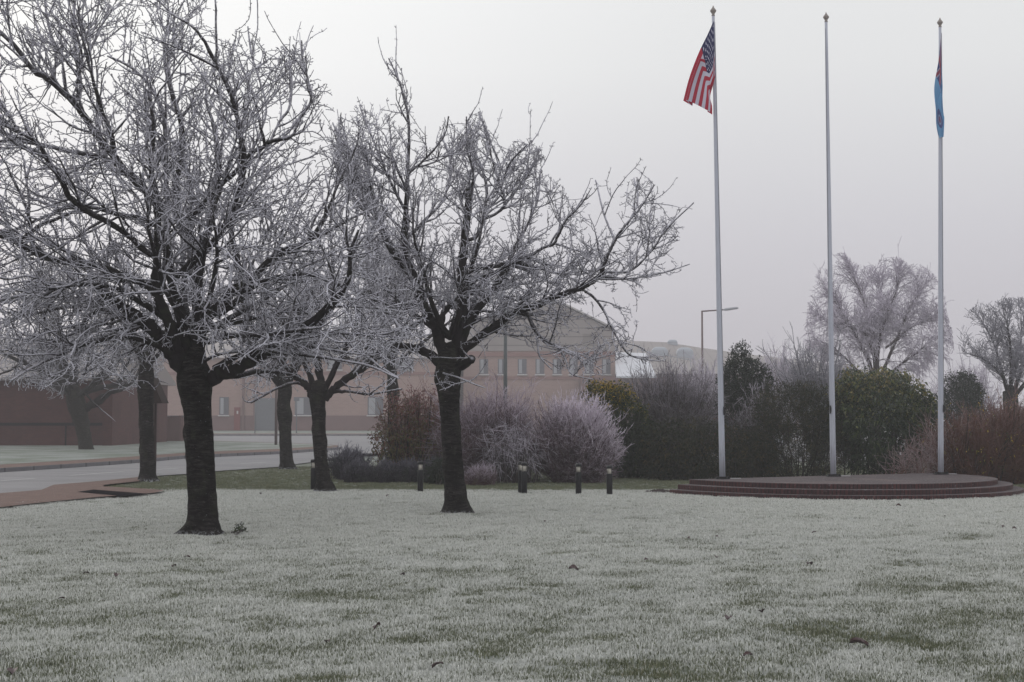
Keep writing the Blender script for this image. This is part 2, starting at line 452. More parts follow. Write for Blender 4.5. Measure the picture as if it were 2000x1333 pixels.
lim([(225,310,9),(217,260,9),(200,220,8),(180,150,6),(165,90,5),(150,20,4)], -.8)
lim([(325,430,9),(325,370,8),(324,303,8),(320,231,7),(310,198,6),(284,158,6),(250,128,5),(210,110,4)], .8)
lim([(355,440,11),(396,402,11),(429,363,10),(462,333,9),(490,300,8),(515,287,8),(528,277,8),(568,267,6),(587,231,5),(607,198,5),(600,150,4),(591,115,4),(589,79,3)], -.6)
lim([(528,277,6),(545,240,5),(565,210,5),(570,160,4),(565,110,3)], .5)
lim([(490,300,6),(510,255,5),(520,210,4),(505,150,4),(492,110,4),(484,52,3)], .5)
lim([(99,158,6),(110,110,6),(95,50,5),(85,-20,4)], .5)
lim([(165,228,6),(150,170,5),(160,110,5),(140,40,4)], -.7)
lim([(142,198,7),(157,175,7),(157,120,6),(185,80,5),(215,10,4)], .7)
lim([(66,492,8),(60,440,7),(45,390,6),(15,330,5)], -.5)
lim([(40,470,8),(80,440,7),(130,420,6),(190,390,4)], -.7)
lim([(110,565,6),(60,540,5),(10,545,5),(-50,530,4)], -.6)
lim([(336,690,13),(290,668,11),(240,655,11),(180,668,9),(120,690,7),(60,720,5),(20,745,4)], -1.6)
lim([(336,690,12),(280,640,10),(220,610,9),(140,600,8),(60,615,6),(-30,640,5)], 1.4)
lim([(345,640,14),(290,600,11),(210,560,9),(120,560,7),(30,580,6),(-60,600,5)], -1.8)
lim([(420,735,14),(460,735,10),(510,725,8),(560,730,6),(600,745,4)], 1.2)
lim([(420,720,13),(480,690,10),(560,690,8),(640,700,6),(720,715,5),(780,740,3)], -2.2)
lim([(400,640,13),(460,630,10),(540,610,8),(620,600,6),(720,600,5),(790,610,4)], 1.6)
# limbs that reach towards and away from the viewer
for k, (ax, ay, hz_, w) in enumerate([(-.5,-1,.8,9),(.6,-1,.7,9),(.1,-1,1.3,8),(-.6,1,.8,9),(.7,1,.6,9),(0,1,1.3,8)]):
    p = np.array(W(382, 655, D1)); d = np.array([ax, ay, hz_])
    Q = seg(p, d, 3.0, 12, np.array([0,0,.3]), .07, t1.rs)
    t1.add_limb(Q, np.linspace(w/SC(D1)*.75, .012, 12), .3)
t1.finish(cherry(g0=.20, g1=.19, g2=.25, rt=.0054, spur=.08, l0=(.7,2.0), l1=(.25,.95), l2=(.10,.36), trop=.55, up=.05, droop=.5), W(380, 560, D1), 12, 5)

# ================================================================== TREE 2 (centre)
poly2 = [(635,420),(640,270),(655,235),(685,190),(715,200),(745,200),(752,100),(775,120),(805,170),(812,240),(845,290),(870,222),(905,262),(911,222),(934,212),(965,268),(985,300),(1010,262),(1060,285),(1066,330),(1100,355),(1112,385),(1125,395),(1165,348),(1195,415),(1236,342),(1284,358),(1290,420),(1358,392),(1345,440),(1330,470),(1300,500),(1352,512),(1320,540),(1270,545),(1290,570),(1290,600),(1250,610),(1240,650),(1235,685),(1320,700),(1240,720),(1190,700),(1180,735),(1165,755),(1120,745),(1080,720),(1000,650),(960,690),(945,760),(890,735),(850,770),(800,745),(770,730),(700,720),(670,600),(660,450)]
D2 = G(893, 1005).y
t2 = Tree('cherry_tree', (W(893, 1005, D2).x, D2, 0), 'frosted bare cherry tree with a sawn stub, alone mid lawn before the shrubs', 'bare frosted cherry trees on the lawn', 5, poly2, mat='branch')
t2.trunk([(893,1006,56),(890,975,46),(887,930,41),(883,880,39),(880,830,40),(877,780,42),(875,745,49),(876,715,52),(878,690,44),(880,672,26)], flare=.8)
lim = t2.limb
lim([(885,705,22),(904,686,19),(940,656,17),(970,635,15),(1000,614,14),(1030,602,13),(1054,594,12),(1084,581,11),(1120,569,10),(1147,557,10),(1172,538,9),(1180,515,7),(1192,488,6),(1210,455,5),(1240,419,4),(1264,386,3),(1277,362,3)], -1.0)
lim([(1172,540,5),(1200,543,5),(1228,545,4),(1260,540,3),(1300,532,3),(1347,516,2)], .4)
lim([(1178,532,5),(1228,530,5),(1270,494,4),(1294,458,4),(1318,431,3),(1355,396,2.5)], -.5)
lim([(1200,470,4),(1180,420,4),(1170,380,3),(1163,352,3)], .6)
lim([(1225,440,4),(1245,395,3),(1238,348,2.5)], .4)
lim([(1135,564,5),(1159,581,5),(1180,608,5),(1195,641,4),(1210,668,4),(1228,692,4),(1252,701,3),(1290,706,2)], .5)
lim([(1020,606,7),(1030,615,7),(1042,640,7),(1057,659,6),(1090,680,5),(1105,704,4),(1117,731,3),(1160,742,2)], -.7)
lim([(1048,655,4),(1052,690,4),(1060,704,3),(1078,722,3)], -.2)
lim([(1090,680,4),(1120,690,3),(1145,705,3),(1180,725,2)], -.3)
lim([(895,690,18),(908,650,17),(922,623,16),(940,596,15),(964,566,14),(980,540,13),(990,525,12),(998,505,9),(1006,482,7),(1030,440,5),(1050,390,4),(1056,330,3)], .9)
lim([(992,518,8),(1030,503,7),(1060,485,6),(1081,477,6),(1090,461,5),(1105,431,5),(1126,410,4),(1147,383,3)], -.8)
lim([(905,535,9),(940,524,9),(976,519,8),(994,515,8),(1040,520,6),(1090,535,4),(1140,530,3)], .5)
lim([(908,565,6),(940,542,6),(976,527,6),(1010,510,4)], -.5)
lim([(906,558,5),(925,563,5),(955,572,5),(994,581,5),(1012,587,4),(1040,570,3)], -1.0)
lim([(885,700,26),(893,665,27),(903,620,25),(904,584,20),(901,548,19),(904,512,18),(908,470,15),(912,425,13),(916,370,11)], .3, cut=True)
lim([(914,400,6),(925,340,5),(912,290,4),(911,228,3)], -.5)
lim([(908,470,7),(931,462,7),(944,427,6),(951,380,6),(945,340,5),(930,300,4)], .8)
lim([(944,427,7),(964,420,6),(984,404,6),(985,385,5),(977,364,5),(965,325,4),(954,285,4),(944,245,3),(935,219,2.5)], .3)
lim([(984,404,5),(1010,370,4),(1035,330,4),(1056,292,3)], .4)
lim([(978,370,4),(995,320,4),(1030,282,3)], -.4)
lim([(870,705,26),(856,660,24),(850,635,22),(835,614,21),(820,584,20),(811,548,17),(799,524,15),(792,494,14),(790,455,12),(794,400,9),(796,341,7),(799,265,6),(794,209,5),(779,159,4),(759,114,3)], -.6)
lim([(796,341,5),(820,320,5),(850,290,4),(870,260,3),(876,228,3)], -.6)
lim([(796,420,6),(760,350,5),(735,290,4),(715,240,3),(702,205,2.5)], .5)
lim([(811,548,9),(770,500,8),(740,440,6),(725,370,5),(715,300,3)], -.8)
lim([(799,524,8),(760,470,7),(725,400,6),(690,330,5),(665,275,4),(650,240,3)], .4)
lim([(740,440,5),(700,400,5),(670,350,4),(655,310,3)], -.5)
lim([(792,470,7),(830,430,6),(865,390,5),(880,330,4),(870,280,3)], .8)
lim([(862,712,20),(835,690,17),(799,678,13),(760,680,9),(720,700,6),(690,730,4)], -.6)
lim([(862,640,11),(868,608,11),(892,587,10),(920,560,8)], 1.2)
lim([(820,590,10),(780,600,8),(740,590,6),(700,570,4)], -1.2)
lim([(835,614,10),(800,640,8),(760,645,6),(710,640,4)], .9)
lim([(890,722,18),(906,712,17),(921,701,16)], -.3, cut=True, nochild=.9)
lim([(866,730,5),(900,740,4),(930,752,3),(948,758,2)], -.8, start=D2-.2)
for k, (ax, ay, hz_, w) in enumerate([(-.5,-1,.8,8),(.5,-1,.8,8),(-.6,1,.8,8),(.6,1,.7,8),(0,1,1.3,8),(-1,.4,.5,8)]):
    p = np.array(W(880, 660, D2)); d = np.array([ax, ay, hz_])
    Q = seg(p, d, 2.8, 12, np.array([0,0,.3]), .07, t2.rs)
    t2.add_limb(Q, np.linspace(w/SC(D2)*.75, .010, 12), .3)
t2.finish(cherry(g0=.15, g1=.16, g2=.23, rt=.0050, l0=(.5, 1.6), l1=(.2, .8), l2=(.10, .28), trop=.6, up=.08, spur=.06), W(880, 560, D2), 12, 5)

# ================================================================== TREE 3 (behind, between the first two)
poly3 = [(430,770),(420,680),(440,560),(500,460),(560,400),(600,330),(660,290),(700,320),(740,330),(790,420),(820,520),(830,620),(800,700),(790,765),(740,785),(690,790),(640,700),(560,775),(500,795),(470,790)]
D3 = G(632, 961).y
t3 = Tree('cherry_tree', (W(634, 961, D3).x, D3, 0), 'frosted cherry tree with slim dark trunk leaning right, close beside a bollard light', 'bare frosted cherry trees on the lawn', 8, poly3, mat='branch')
t3.trunk([(637,962,36),(632,935,30),(627,900,27),(624,860,27),(622,810,28),(620,780,34),(622,765,40),(624,745,24)], flare=.8, sides=20)
lim = t3.limb
lim([(612,775,18),(600,755,15),(585,742,13),(570,728,10),(545,705,8),(510,690,6),(470,680,4),(440,660,3)], -.6)
lim([(600,752,6),(575,748,6),(545,757,6),(520,770,5),(490,786,5)], -.8, cut=True, nochild=.5)
lim([(625,770,18),(625,740,16),(620,700,13),(622,650,10),(640,590,8),(650,520,6),(645,440,5),(655,370,4),(665,310,3)], .5)
lim([(634,778,18),(650,762,15),(680,738,13),(710,718,12),(740,698,9),(765,676,7),(790,640,5),(815,590,4)], -.6)
lim([(650,765,10),(680,765,6),(720,770,5),(750,766,4),(785,760,3)], -1.0)
lim([(615,770,12),(600,720,10),(570,670,8),(545,610,7),(520,540,5),(500,480,4)], .8)
lim([(632,765,12),(660,710,10),(690,650,8),(710,580,6),(720,500,5),(735,420,4),(745,350,3)], .8)
lim([(710,718,8),(720,670,7),(745,610,5),(770,540,4),(780,470,3)], -.6)
lim([(620,700,8),(590,640,7),(580,560,5),(575,480,4),(590,410,3)], -.8)
lim([(650,520,6),(690,450,5),(700,390,4),(695,335,3)], .6)
t3.finish(cherry(g0=.25, g1=.25, g2=.30, rt=.0062, spur=.12, l0=(.6,1.7), l1=(.25,.8), droop=.8), W(630, 620, D3), 8, 4)

# ------------------------------------------------------------------ free-standing generated trees
def auto_tree(name, bx, by, label, group, seed, trunk, top, height, radius, poly=None, nl=8, spec=None, mat='branch', tmat='trunk', el=(.5, 1.3), tw=4, spread=.6, extra=None, w0=1., cat='tree', curve=.4):
    D = G(bx, by).y
    t = Tree(name, (W(bx, by, D).x, D, 0), label, group, seed, poly, mat=mat, tmat=tmat, cat=cat)
    t.trunk(trunk, flare=.6, sides=16)
    p0 = np.array(W(top[0], top[1], D))
    for k in range(nl):
        a = 2*math.pi*(k+t.rs.uniform(-.3, .3))/nl; e = t.rs.uniform(*el)
        d = np.array([math.cos(a)*math.cos(e), math.sin(a)*math.cos(e), math.sin(e)])
        L = radius/max(.35, math.cos(e))*t.rs.uniform(.8, 1.1); L = min(L, height)
        r0 = trunk[-1][2]/SC(D)/2*t.rs.uniform(.4, .62)*w0
        Q = seg(p0 - np.array([0,0,.25]) + d*.0, d, L, 14, np.array([0,0,curve]), .10, t.rs)
        t.add_limb(Q, np.linspace(r0, .012, 14), .12)
        for j in range(3):
            i = t.rs.integers(3, 9); dd = Q[i+1]-Q[i]; dd = dd/np.linalg.norm(dd)+t.rs.normal(0, .55, 3)
            Q2 = seg(Q[i], dd, L*.55*t.rs.uniform(.6, 1.1), 9, np.array([0,0,curve]), .12, t.rs)
            t.add_limb(Q2, np.linspace(r0*.5, .010, 9), .15)
    if extra:
        for e_ in extra: t.limb(*e_)
    t.finish(spec or cherry(), p0+np.array([0,0,height*.3]), 7, tw)
    return t
far = dict(spur=.0)
poly4 = [(430,690),(470,560),(540,480),(620,470),(680,560),(700,680),(690,740),(600,790),(500,790),(450,760)]
auto_tree('cherry_tree', 559, 917, 'frosted cherry tree by the road with a lumpy burred trunk, second row', 'bare frosted cherry trees on the lawn', 21,
          [(562,918,32),(559,890,26),(557,840,24),(556,810,30),(554,790,26),(557,765,28),(556,740,24)], (556,745), 4.5, 3.0, poly4, 7,
          cherry(g0=.26, g1=.24, g2=.3, rt=.010, spur=0, l0=(.7,1.8), l1=(.3,.9), droop=.8, zmin=2.2))
poly5 = [(120,700),(140,560),(200,480),(300,450),(400,480),(450,560),(460,660),(430,740),(360,760),(330,720),(240,730),(200,790),(140,760)]
auto_tree('cherry_tree', 289, 941, 'frosted cherry tree with straight pollard-like trunk beside the timber shelter post', 'bare frosted cherry trees on the lawn', 22,
          [(290,942,34),(288,920,30),(287,870,29),(286,820,29),(285,780,31),(285,745,32),(285,700,22),(285,670,18)], (285,700), 4.5, 3.0, poly5, 7,
          cherry(g0=.26, g1=.22, g2=.28, rt=.009, spur=0, l0=(.7,1.7), l1=(.3,.8), droop=.8, zmin=2.2))
poly6 = [(-200,760),(-200,500),(0,470),(120,470),(240,500),(330,560),(350,660),(310,740),(250,780),(200,720),(110,790),(60,760),(0,800)]
auto_tree('cherry_tree', 170, 885, 'wide frosted tree with brown forked trunk on the grass across the road', 'bare frosted trees across the road', 23,
          [(170,886,32),(166,860,27),(160,830,30),(152,800,38),(146,775,36),(142,755,26)], (145,765), 6.5, 5.2, poly6, 9,
          cherry(g0=.34, g1=.28, g2=.36, rt=.014, spur=0, l0=(1.0,2.4), l1=(.4,1.2), l2=(.2,.5), droop=1.2, zmin=2.4), tmat='trunk_brown', el=(.25, 1.2),
          extra=[([(165,800,16),(190,786,16),(215,768,11),(240,758,9),(262,742,6),(275,715,4)], .5)])
poly7 = [(640,700),(650,560),(700,470),(770,440),(840,470),(880,560),(880,680),(840,740),(800,760),(760,700),(700,760)]
auto_tree('cherry_tree', 770, 905, 'frosted tree rising behind the red leaved shrub, trunk half hidden', 'bare frosted cherry trees on the lawn', 24,
          [(768,906,24),(768,850,22),(768,790,21),(768,770,26),(766,740,20),(765,700,18)], (765,715), 4.6, 2.9, poly7, 7,
          cherry(g0=.3, g1=.28, g2=.34, rt=.011, spur=0, l0=(.7,1.8), l1=(.3,.9), droop=.5, zmin=2.2))

# ------------------------------------------------------------------ distant trees on the right
M['birch'] = m_branch('frosted_birch_twigs', bark=(.07, .055, .06), frost=(.68, .63, .72), base=.15, hi=.9)
M['oak'] = m_branch('dark_frosted_twigs', bark=(.03, .026, .028), frost=(.50, .49, .56), base=.1, hi=.62)
def spec_droop(g0, g1, g2, rt):
    return [dict(gap=g0, len=(.8, 1.8), ang=(.4, 1.0), n=7, trop=.2, curl=.3, wig=.1, r=(.03, rt), out=.5, up=.15, zmin=1.5, droop=.5),
            dict(gap=g1, len=(.4, 1.1), ang=(.4, 1.1), n=6, trop=.0, curl=.3, wig=.1, r=(.016, rt), out=.2, up=0., zmin=1.5, droop=1.8),
            dict(gap=g2, len=(.25, .7), ang=(.3, 1.0), n=5, trop=.0, curl=.4, wig=.12, r=(rt, rt*.8), out=.0, up=-.1, zmin=1.5, droop=2.4)]
polyb = [(1570,740),(1572,640),(1580,560),(1600,520),(1615,495),(1650,492),(1665,510),(1690,520),(1712,512),(1722,495),(1755,500),(1775,515),(1800,515),(1820,530),(1845,560),(1850,610),(1862,650),(1865,700),(1850,770),(1600,790)]
DB = 72.0
tb = Tree('silver_birch', (W(1712, 870, DB).x, DB, 0), 'tall pale hoar-frosted birch tree behind the hedge, between the middle and right flagpoles', None, 31, polyb, mat='birch', tmat='trunk_brown')
tb.trunk([(1712,877,30),(1712,820,26),(1712,770,24),(1712,730,22)], sides=12)
for L_, de in [([(1708,740,14),(1690,690,12),(1668,650,10),(1650,615,8),(1630,590,6),(1605,565,4)], -1),
          ([(1712,740,14),(1706,680,12),(1700,630,10),(1680,570,8),(1660,530,6),(1648,505,4)], 1),
          ([(1712,740,14),(1716,680,12),(1730,620,10),(1750,570,8),(1758,530,5),(1752,508,4)], -1),
          ([(1716,745,14),(1740,690,11),(1765,630,9),(1790,580,7),(1815,550,5)], 1),
          ([(1718,760,12),(1750,720,10),(1790,690,8),(1820,665,6),(1850,650,4)], -1),
          ([(1705,760,12),(1670,720,10),(1640,690,7),(1610,670,5),(1585,650,4)], 1),
          ([(1712,700,9),(1722,640,7),(1720,580,6),(1700,540,4)], 2),
          ([(1712,700,9),(1680,640,7),(1640,640,6),(1600,620,4)], -2),
          ([(1730,680,8),(1780,640,7),(1825,620,5),(1845,600,4)], 2)]:
    tb.limb([(x_, y_, w_*(.62-.42*i_/(len(L_)-1))) for i_, (x_, y_, w_) in enumerate(L_)], de*1.2)
tb.finish(spec_droop(.13, .13, .18, .012), W(1712, 700, DB), 6, 3)
polyo = [(1860,640),(1885,610),(1915,590),(1960,582),(2050,575),(2150,640),(2150,760),(2000,800),(1960,760),(1910,700),(1880,690)]
DO = 60.0
to = Tree('oak_tree', (W(1975, 875, DO).x, DO, 0), 'dark gnarled frosted tree at the right edge of the picture, above the red-brown bush', None, 32, polyo, mat='oak', tmat='trunk_brown')
to.trunk([(1975,889,34),(1975,840,30),(1974,790,30),(1972,765,26)], sides=12)
for L_, de in [([(1972,775,15),(1958,735,12),(1925,705,9),(1895,692,7),(1868,690,4)], -1),
          ([(1970,775,14),(1955,720,11),(1940,670,8),(1920,630,6),(1900,605,4)], .5),
          ([(1974,770,15),(1975,710,12),(1970,650,9),(1960,610,6),(1955,588,4)], -.5),
          ([(1978,770,15),(2000,710,12),(2020,650,9),(2040,610,6)], 1),
          ([(1980,775,15),(2030,720,12),(2080,680,8),(2120,660,6)], -1),
          ([(1976,750,9),(1990,690,8),(1995,630,6),(1990,590,4)], 1)]:
    to.limb([(x_, y_, w_*(.60-.45*i_/(len(L_)-1))) for i_, (x_, y_, w_) in enumerate(L_)], de*1.5)
to.finish(cherry(g0=.09, g1=.12, g2=.18, rt=.009, spur=0, l0=(.5,1.4), l1=(.3,.8), l2=(.15,.4), zmin=2), W(1980, 690, DO), 7, 3)

# ================================================================== SETTING
def wpoly(pts, z): return [G(x, y, z) for x, y in pts]
near_edge = [(-420,992),(-200,976),(0,963.5),(81,957),(105,947),(180,941),(270,932),(363,926),(426,920),(500,915),(546,912),(577,907),(616,902),(650,894),(700,886)]
path_px = [(-420,1035),(-200,1012),(0,991),(60,984),(130,977),(180,972),(300,963),(322,958),(290,955),(200,950),(205,947),(272,940),(275,932),(180,941),(105,947),(81,957),(0,963.5),(-200,976),(-420,992)]
ROADZ = .035
road_w = [G(x, y, ROADZ) for x, y in near_edge] + [Vector((-1.5, 62, ROADZ)), Vector((6, 52, ROADZ)), Vector((16, 49, ROADZ)), Vector((60, 47, ROADZ)), Vector((160, 47, ROADZ)), Vector((160, 121, ROADZ)), Vector((-160, 121, ROADZ)), Vector((-60, 60, ROADZ)), Vector((-40, 30, ROADZ))]
path_w = wpoly(path_px, .045)
def flat(name, pts, mat, thick=0.0):
    mb = MB()
    if thick: mb.prism([(p.x, p.y, p.z-thick) for p in pts], (0, 0, thick))
    else: mb.add(pts, [tuple(range(len(pts)))])
    o = mb.build(name, mat); tag(o, kind='structure'); return o

# asphalt
t = NT('frosty_asphalt'); p = t.pos(); n = t.noise(p, 1.2, 5, .6); n2 = t.noise(p, 60, 3, .7); tr = t.noise(t.scale(p, (.12, .5, 1)), 1.4, 4, .6)
c = t.mix(n, (.12, .115, .125), (.21, .205, .215)); c = t.mix(t.math('MULTIPLY', t.step(n2, .52, .7), .6), c, (.34, .34, .36)); c = t.mix(t.math('MULTIPLY', t.step(tr, .45, .62), .55), c, (.12, .115, .125))
t.col(c); t.b.inputs['Roughness'].default_value = .6; t.b.inputs['Specular IOR Level'].default_value = .28; t.bump(n2, .4, .01); M['asphalt'] = t.m
t = NT('red_brick_pavers'); p = t.pos(); br = t.new('ShaderNodeTexBrick'); t.l.new(p, br.inputs['Vector'])
br.inputs['Scale'].default_value = 1; br.inputs['Brick Width'].default_value = .21; br.inputs['Row Height'].default_value = .105; br.inputs['Mortar Size'].default_value = .008
br.inputs['Color1'].default_value = (.135, .080, .066, 1); br.inputs['Color2'].default_value = (.175, .108, .09, 1); br.inputs['Mortar'].default_value = (.10, .08, .07, 1)
n = t.noise(p, 3, 5, .65); n2 = t.noise(p, 40, 3, .6)
c = t.mix(t.math('MULTIPLY', t.step(n2, .5, .75), .35), br.outputs[0], (.5, .46, .46)); c = t.mix(t.math('MULTIPLY', t.step(n, .45, .7), .5), c, (.10, .065, .055)); t.col(c); t.b.inputs['Specular IOR Level'].default_value = .08; M['pavers'] = t.m
t = NT('grey_kerb'); n = t.noise(t.pos(), 4, 4, .6); q_ = t.xyz(t.pos()); jn = t.step(t.math('FRACT', t.math('DIVIDE', t.math('ADD', q_[0], t.math('MULTIPLY', q_[1], .4)), .92)), .93, .97); t.col(t.mix(t.math('MULTIPLY', jn, .7), t.mix(n, (.12, .115, .125), (.24, .235, .25)), (.05, .05, .055))); M['kerb'] = t.m
M['white_line'] = plain('worn_road_paint', (.42, .42, .43), .7, var=.2, scl=3)
M['slab'] = plain('dark_wet_slab', (.018, .016, .018), 1.0)
M['slab'].node_tree.nodes['Principled BSDF'].inputs['Specular IOR Level'].default_value = 0

# lawn height / frost masks -------------------------------------------------
def fbm(x, y, s, o=3, seed=0.):
    v = 0; a = 1; tt = 0
    for k in range(o):
        v += a*mnoise.noise(Vector((x*s+seed, y*s+seed*1.7, seed*.3+k*9.1))); tt += a; a *= .55; s *= 2.1
    return v/tt
hollows = [(1880,1049,60,1.0),(1575,1009,38,.9),(1385,1060,45,.7),(1790,1250,90,.75),(1610,1232,70,.6),(1330,1310,90,.7),(1560,1265,50,.5),(80,1300,80,.5),(1000,1245,120,.45),(1850,1155,100,.5),(640,1165,110,.4),(300,1200,100,.4)]
HOL = [(G(x, y).x, G(x, y).y, hw/SC(G(x, y).y), a) for x, y, hw, a in hollows]
Cx, Cy = 7.02, 31.6
roadXY = [(p.x, p.y) for p in road_w]; pathXY = [(p.x, p.y) for p in path_w]
def platf(x, y, r):
    dx, dy = x-Cx, y-Cy; n_ = dx*.489-dy*.872; u_ = dx*.872+dy*.489
    return (n_ > 0 and math.hypot(dx, dy) < r) or (-.4 < n_ <= 0 and abs(u_) < r)
trees_xy = [(t1.base[0], t1.base[1], .30), (t2.base[0], t2.base[1], .28), (t3.base[0], t3.base[1], .24)]
def ground_z(x, y):
    z = .045*fbm(x, y, .55, 4, 3.) + .035*fbm(x, y, 2.2, 2, 8.)
    for hx, hy, hw, a in HOL:
        q = ((x-hx)/hw)**2 + ((y-hy)/(.32+.02*hy*.3))**2
        if q < 4: z -= .05*a*math.exp(-q)
    if y > 22: z *= max(.2, 1-(y-22)/10)
    return z
def green_v(x, y):
    g = .17 + .78*fbm(x*.8, y, 3.1, 4, 21.) + .55*fbm(x*.7, y, 8.5, 2, 71.) - .012*max(0, y-10) + .12*fbm(x, y, .42, 3, 5.) + .9*max(0, fbm(x*.7, y*1.1, 4.6, 3, 44.)-.08)
    if y < 15: g += .05
    for hx, hy, hw, a in HOL:
        q = ((x-hx)/hw)**2 + ((y-hy)/(.32+.02*hy*.3))**2
        if q < 6: g += .62*a*math.exp(-q)
    if 15 < y < 30.3: g -= .20*min(1, (y-15)/6)
    e = 30.9 + .5*fbm(x, y, .5, 2, 60.)
    if x > -10.5: g += .98*max(0, min(1, (y-e)/.8))
    for tx, ty, r in trees_xy:
        d = math.hypot(x-tx, y-ty)
        if d < r*2.2: g += .25*(1-d/(r*2.2))
    return min(1, max(0, g))
def lawn_grid(x0, x1, y0, y1, st, name, mat, dens, kind='structure', zoff=0.):
    nx = int((x1-x0)/st)+1; ny = int((y1-y0)/st)+1
    xs = np.linspace(x0, x1, nx); ys = np.linspace(y0, y1, ny)
    V = []; gr = []; de = []
    for y in ys:
        for x in xs:
            V.append((x, y, ground_z(x, y)+zoff)); gr.append(green_v(x, y))
            d = dens(x, y)
            if y > 28 and (inpoly(x, y, roadXY) or inpoly(x, y, pathXY)): d = 0
            if y > 25 and platf(x, y, 4.10): d = 0
            for tx, ty, r in trees_xy:
                dd_ = math.hypot(x-tx, y-ty)
                if dd_ < r*.8: d = 0
                elif dd_ < r+.25 and d: d = 500
            de.append(d)
    i = np.arange(ny-1)[:, None]*nx + np.arange(nx-1)[None]
    q = np.stack([i, i+1, i+nx+1, i+nx], -1).reshape(-1, 4)
    return mesh_np(name, V, [q], mat, None, {'green': gr, 'dens': de}, True)
# lawn soil/grass sheet material
t = NT('lawn_base'); p = t.pos(); g = t.attr('green'); n = t.noise(p, 25, 5, .7); n3 = t.noise(p, 140, 2, .6)
c = t.mix(t.step(t.math('ADD', g, t.math('MULTIPLY', t.math('SUBTRACT', n, .5), .9)), .15, 1.05), (.46, .47, .45), (.10, .12, .075))
c = t.mix(t.math('MULTIPLY', t.step(n3, .45, .65), .5), c, (.06, .07, .045)); t.col(c); t.b.inputs['Roughness'].default_value = .9; t.bump(n3, .8, .02); M['lawn'] = t.m
t = NT('far_frosted_grass'); p = t.pos(); n = t.noise(p, .5, 6, .65); n3 = t.noise(p, 9, 4, .7)
c = t.mix(t.step(n, .35, .7), (.27, .285, .275), (.13, .155, .12)); c = t.mix(t.math('MULTIPLY', t.step(n3, .45, .7), .5), c, (.11, .13, .09)); t.col(c); t.b.inputs['Roughness'].default_value = .95; t.bump(n3, .6, .05); M['fargrass'] = t.m

mb = MB(); mb.add([(-420, -15, -.10), (420, -15, -.10), (420, 440, -.10), (-420, 440, -.10)], [(0, 1, 2, 3)])
tag(mb.build('ground', M['fargrass']), kind='structure')
lw = lawn_grid(-16, 22, 4, 52, .16, 'lawn', M['lawn'], lambda x, y: 0); tag(lw, kind='structure')

# ---- grass blades (stuff) --------------------------------------------------
t = NT('frosted_grass_blades'); h = t.attr('h'); b = t.attr('b')
gi = t.new('ShaderNodeAttribute', attribute_name='green'); gi.attribute_type = 'INSTANCER'; g = gi.outputs['Fac']
fr = t.math('ADD', t.math('MULTIPLY', h, .75), t.math('SUBTRACT', .62, t.math('MULTIPLY', g, 1.25)))
fr = t.math('ADD', fr, t.math('MULTIPLY', t.math('SUBTRACT', b, .5), .95))
grn = t.ramp(b, [(0., (.11, .125, .075)), (.5, (.165, .18, .11)), (.85, (.20, .21, .12)), (1., (.26, .22, .13))])
t.col(t.mix(t.step(fr, .30, 1.0), grn, (.69, .695, .665))); t.b.inputs['Roughness'].default_value = .8
M['blades'] = t.m
tuftcol = bpy.data.collections.new('grass_tuft_sources')
def tuft(seed, nb, rad, hl):
    rs = np.random.default_rng(seed); V = []; fq = []; ft = []; H = []; B = []
    for k in range(nb):
        a, r = rs.uniform(0, 6.28), rad*math.sqrt(rs.random()); x, y = r*math.cos(a), r*math.sin(a)
        L = hl*rs.uniform(.5, 1.15); w = rs.uniform(.0018, .0034); fa = rs.uniform(0, 6.28); le = rs.uniform(.05, .75); la = rs.uniform(0, 6.28)
        dx, dy = math.cos(fa)*w, math.sin(fa)*w; lx, ly = math.cos(la)*le*L, math.sin(la)*le*L
        n = len(V); bb = rs.random()
        V += [(x-dx, y-dy, -.01), (x+dx, y+dy, -.01), (x+lx*.3+dx*.9, y+ly*.3+dy*.9, L*.55), (x+lx*.3-dx*.9, y+ly*.3-dy*.9, L*.55), (x+lx, y+ly, L*(1-.35*le))]
        H += [0, 0, .6, .6, 1.]; B += [bb]*5
        fq.append((n, n+1, n+2, n+3)); ft.append((n+3, n+2, n+4))
    o = mesh_np('grass_tuft', V, [np.array(fq), np.array(ft)], M['blades'], None, {'h': H, 'b': B}, True, link=False)
    tuftcol.objects.link(o)
for k in range(8): tuft(100+k, 30, .075, .030)
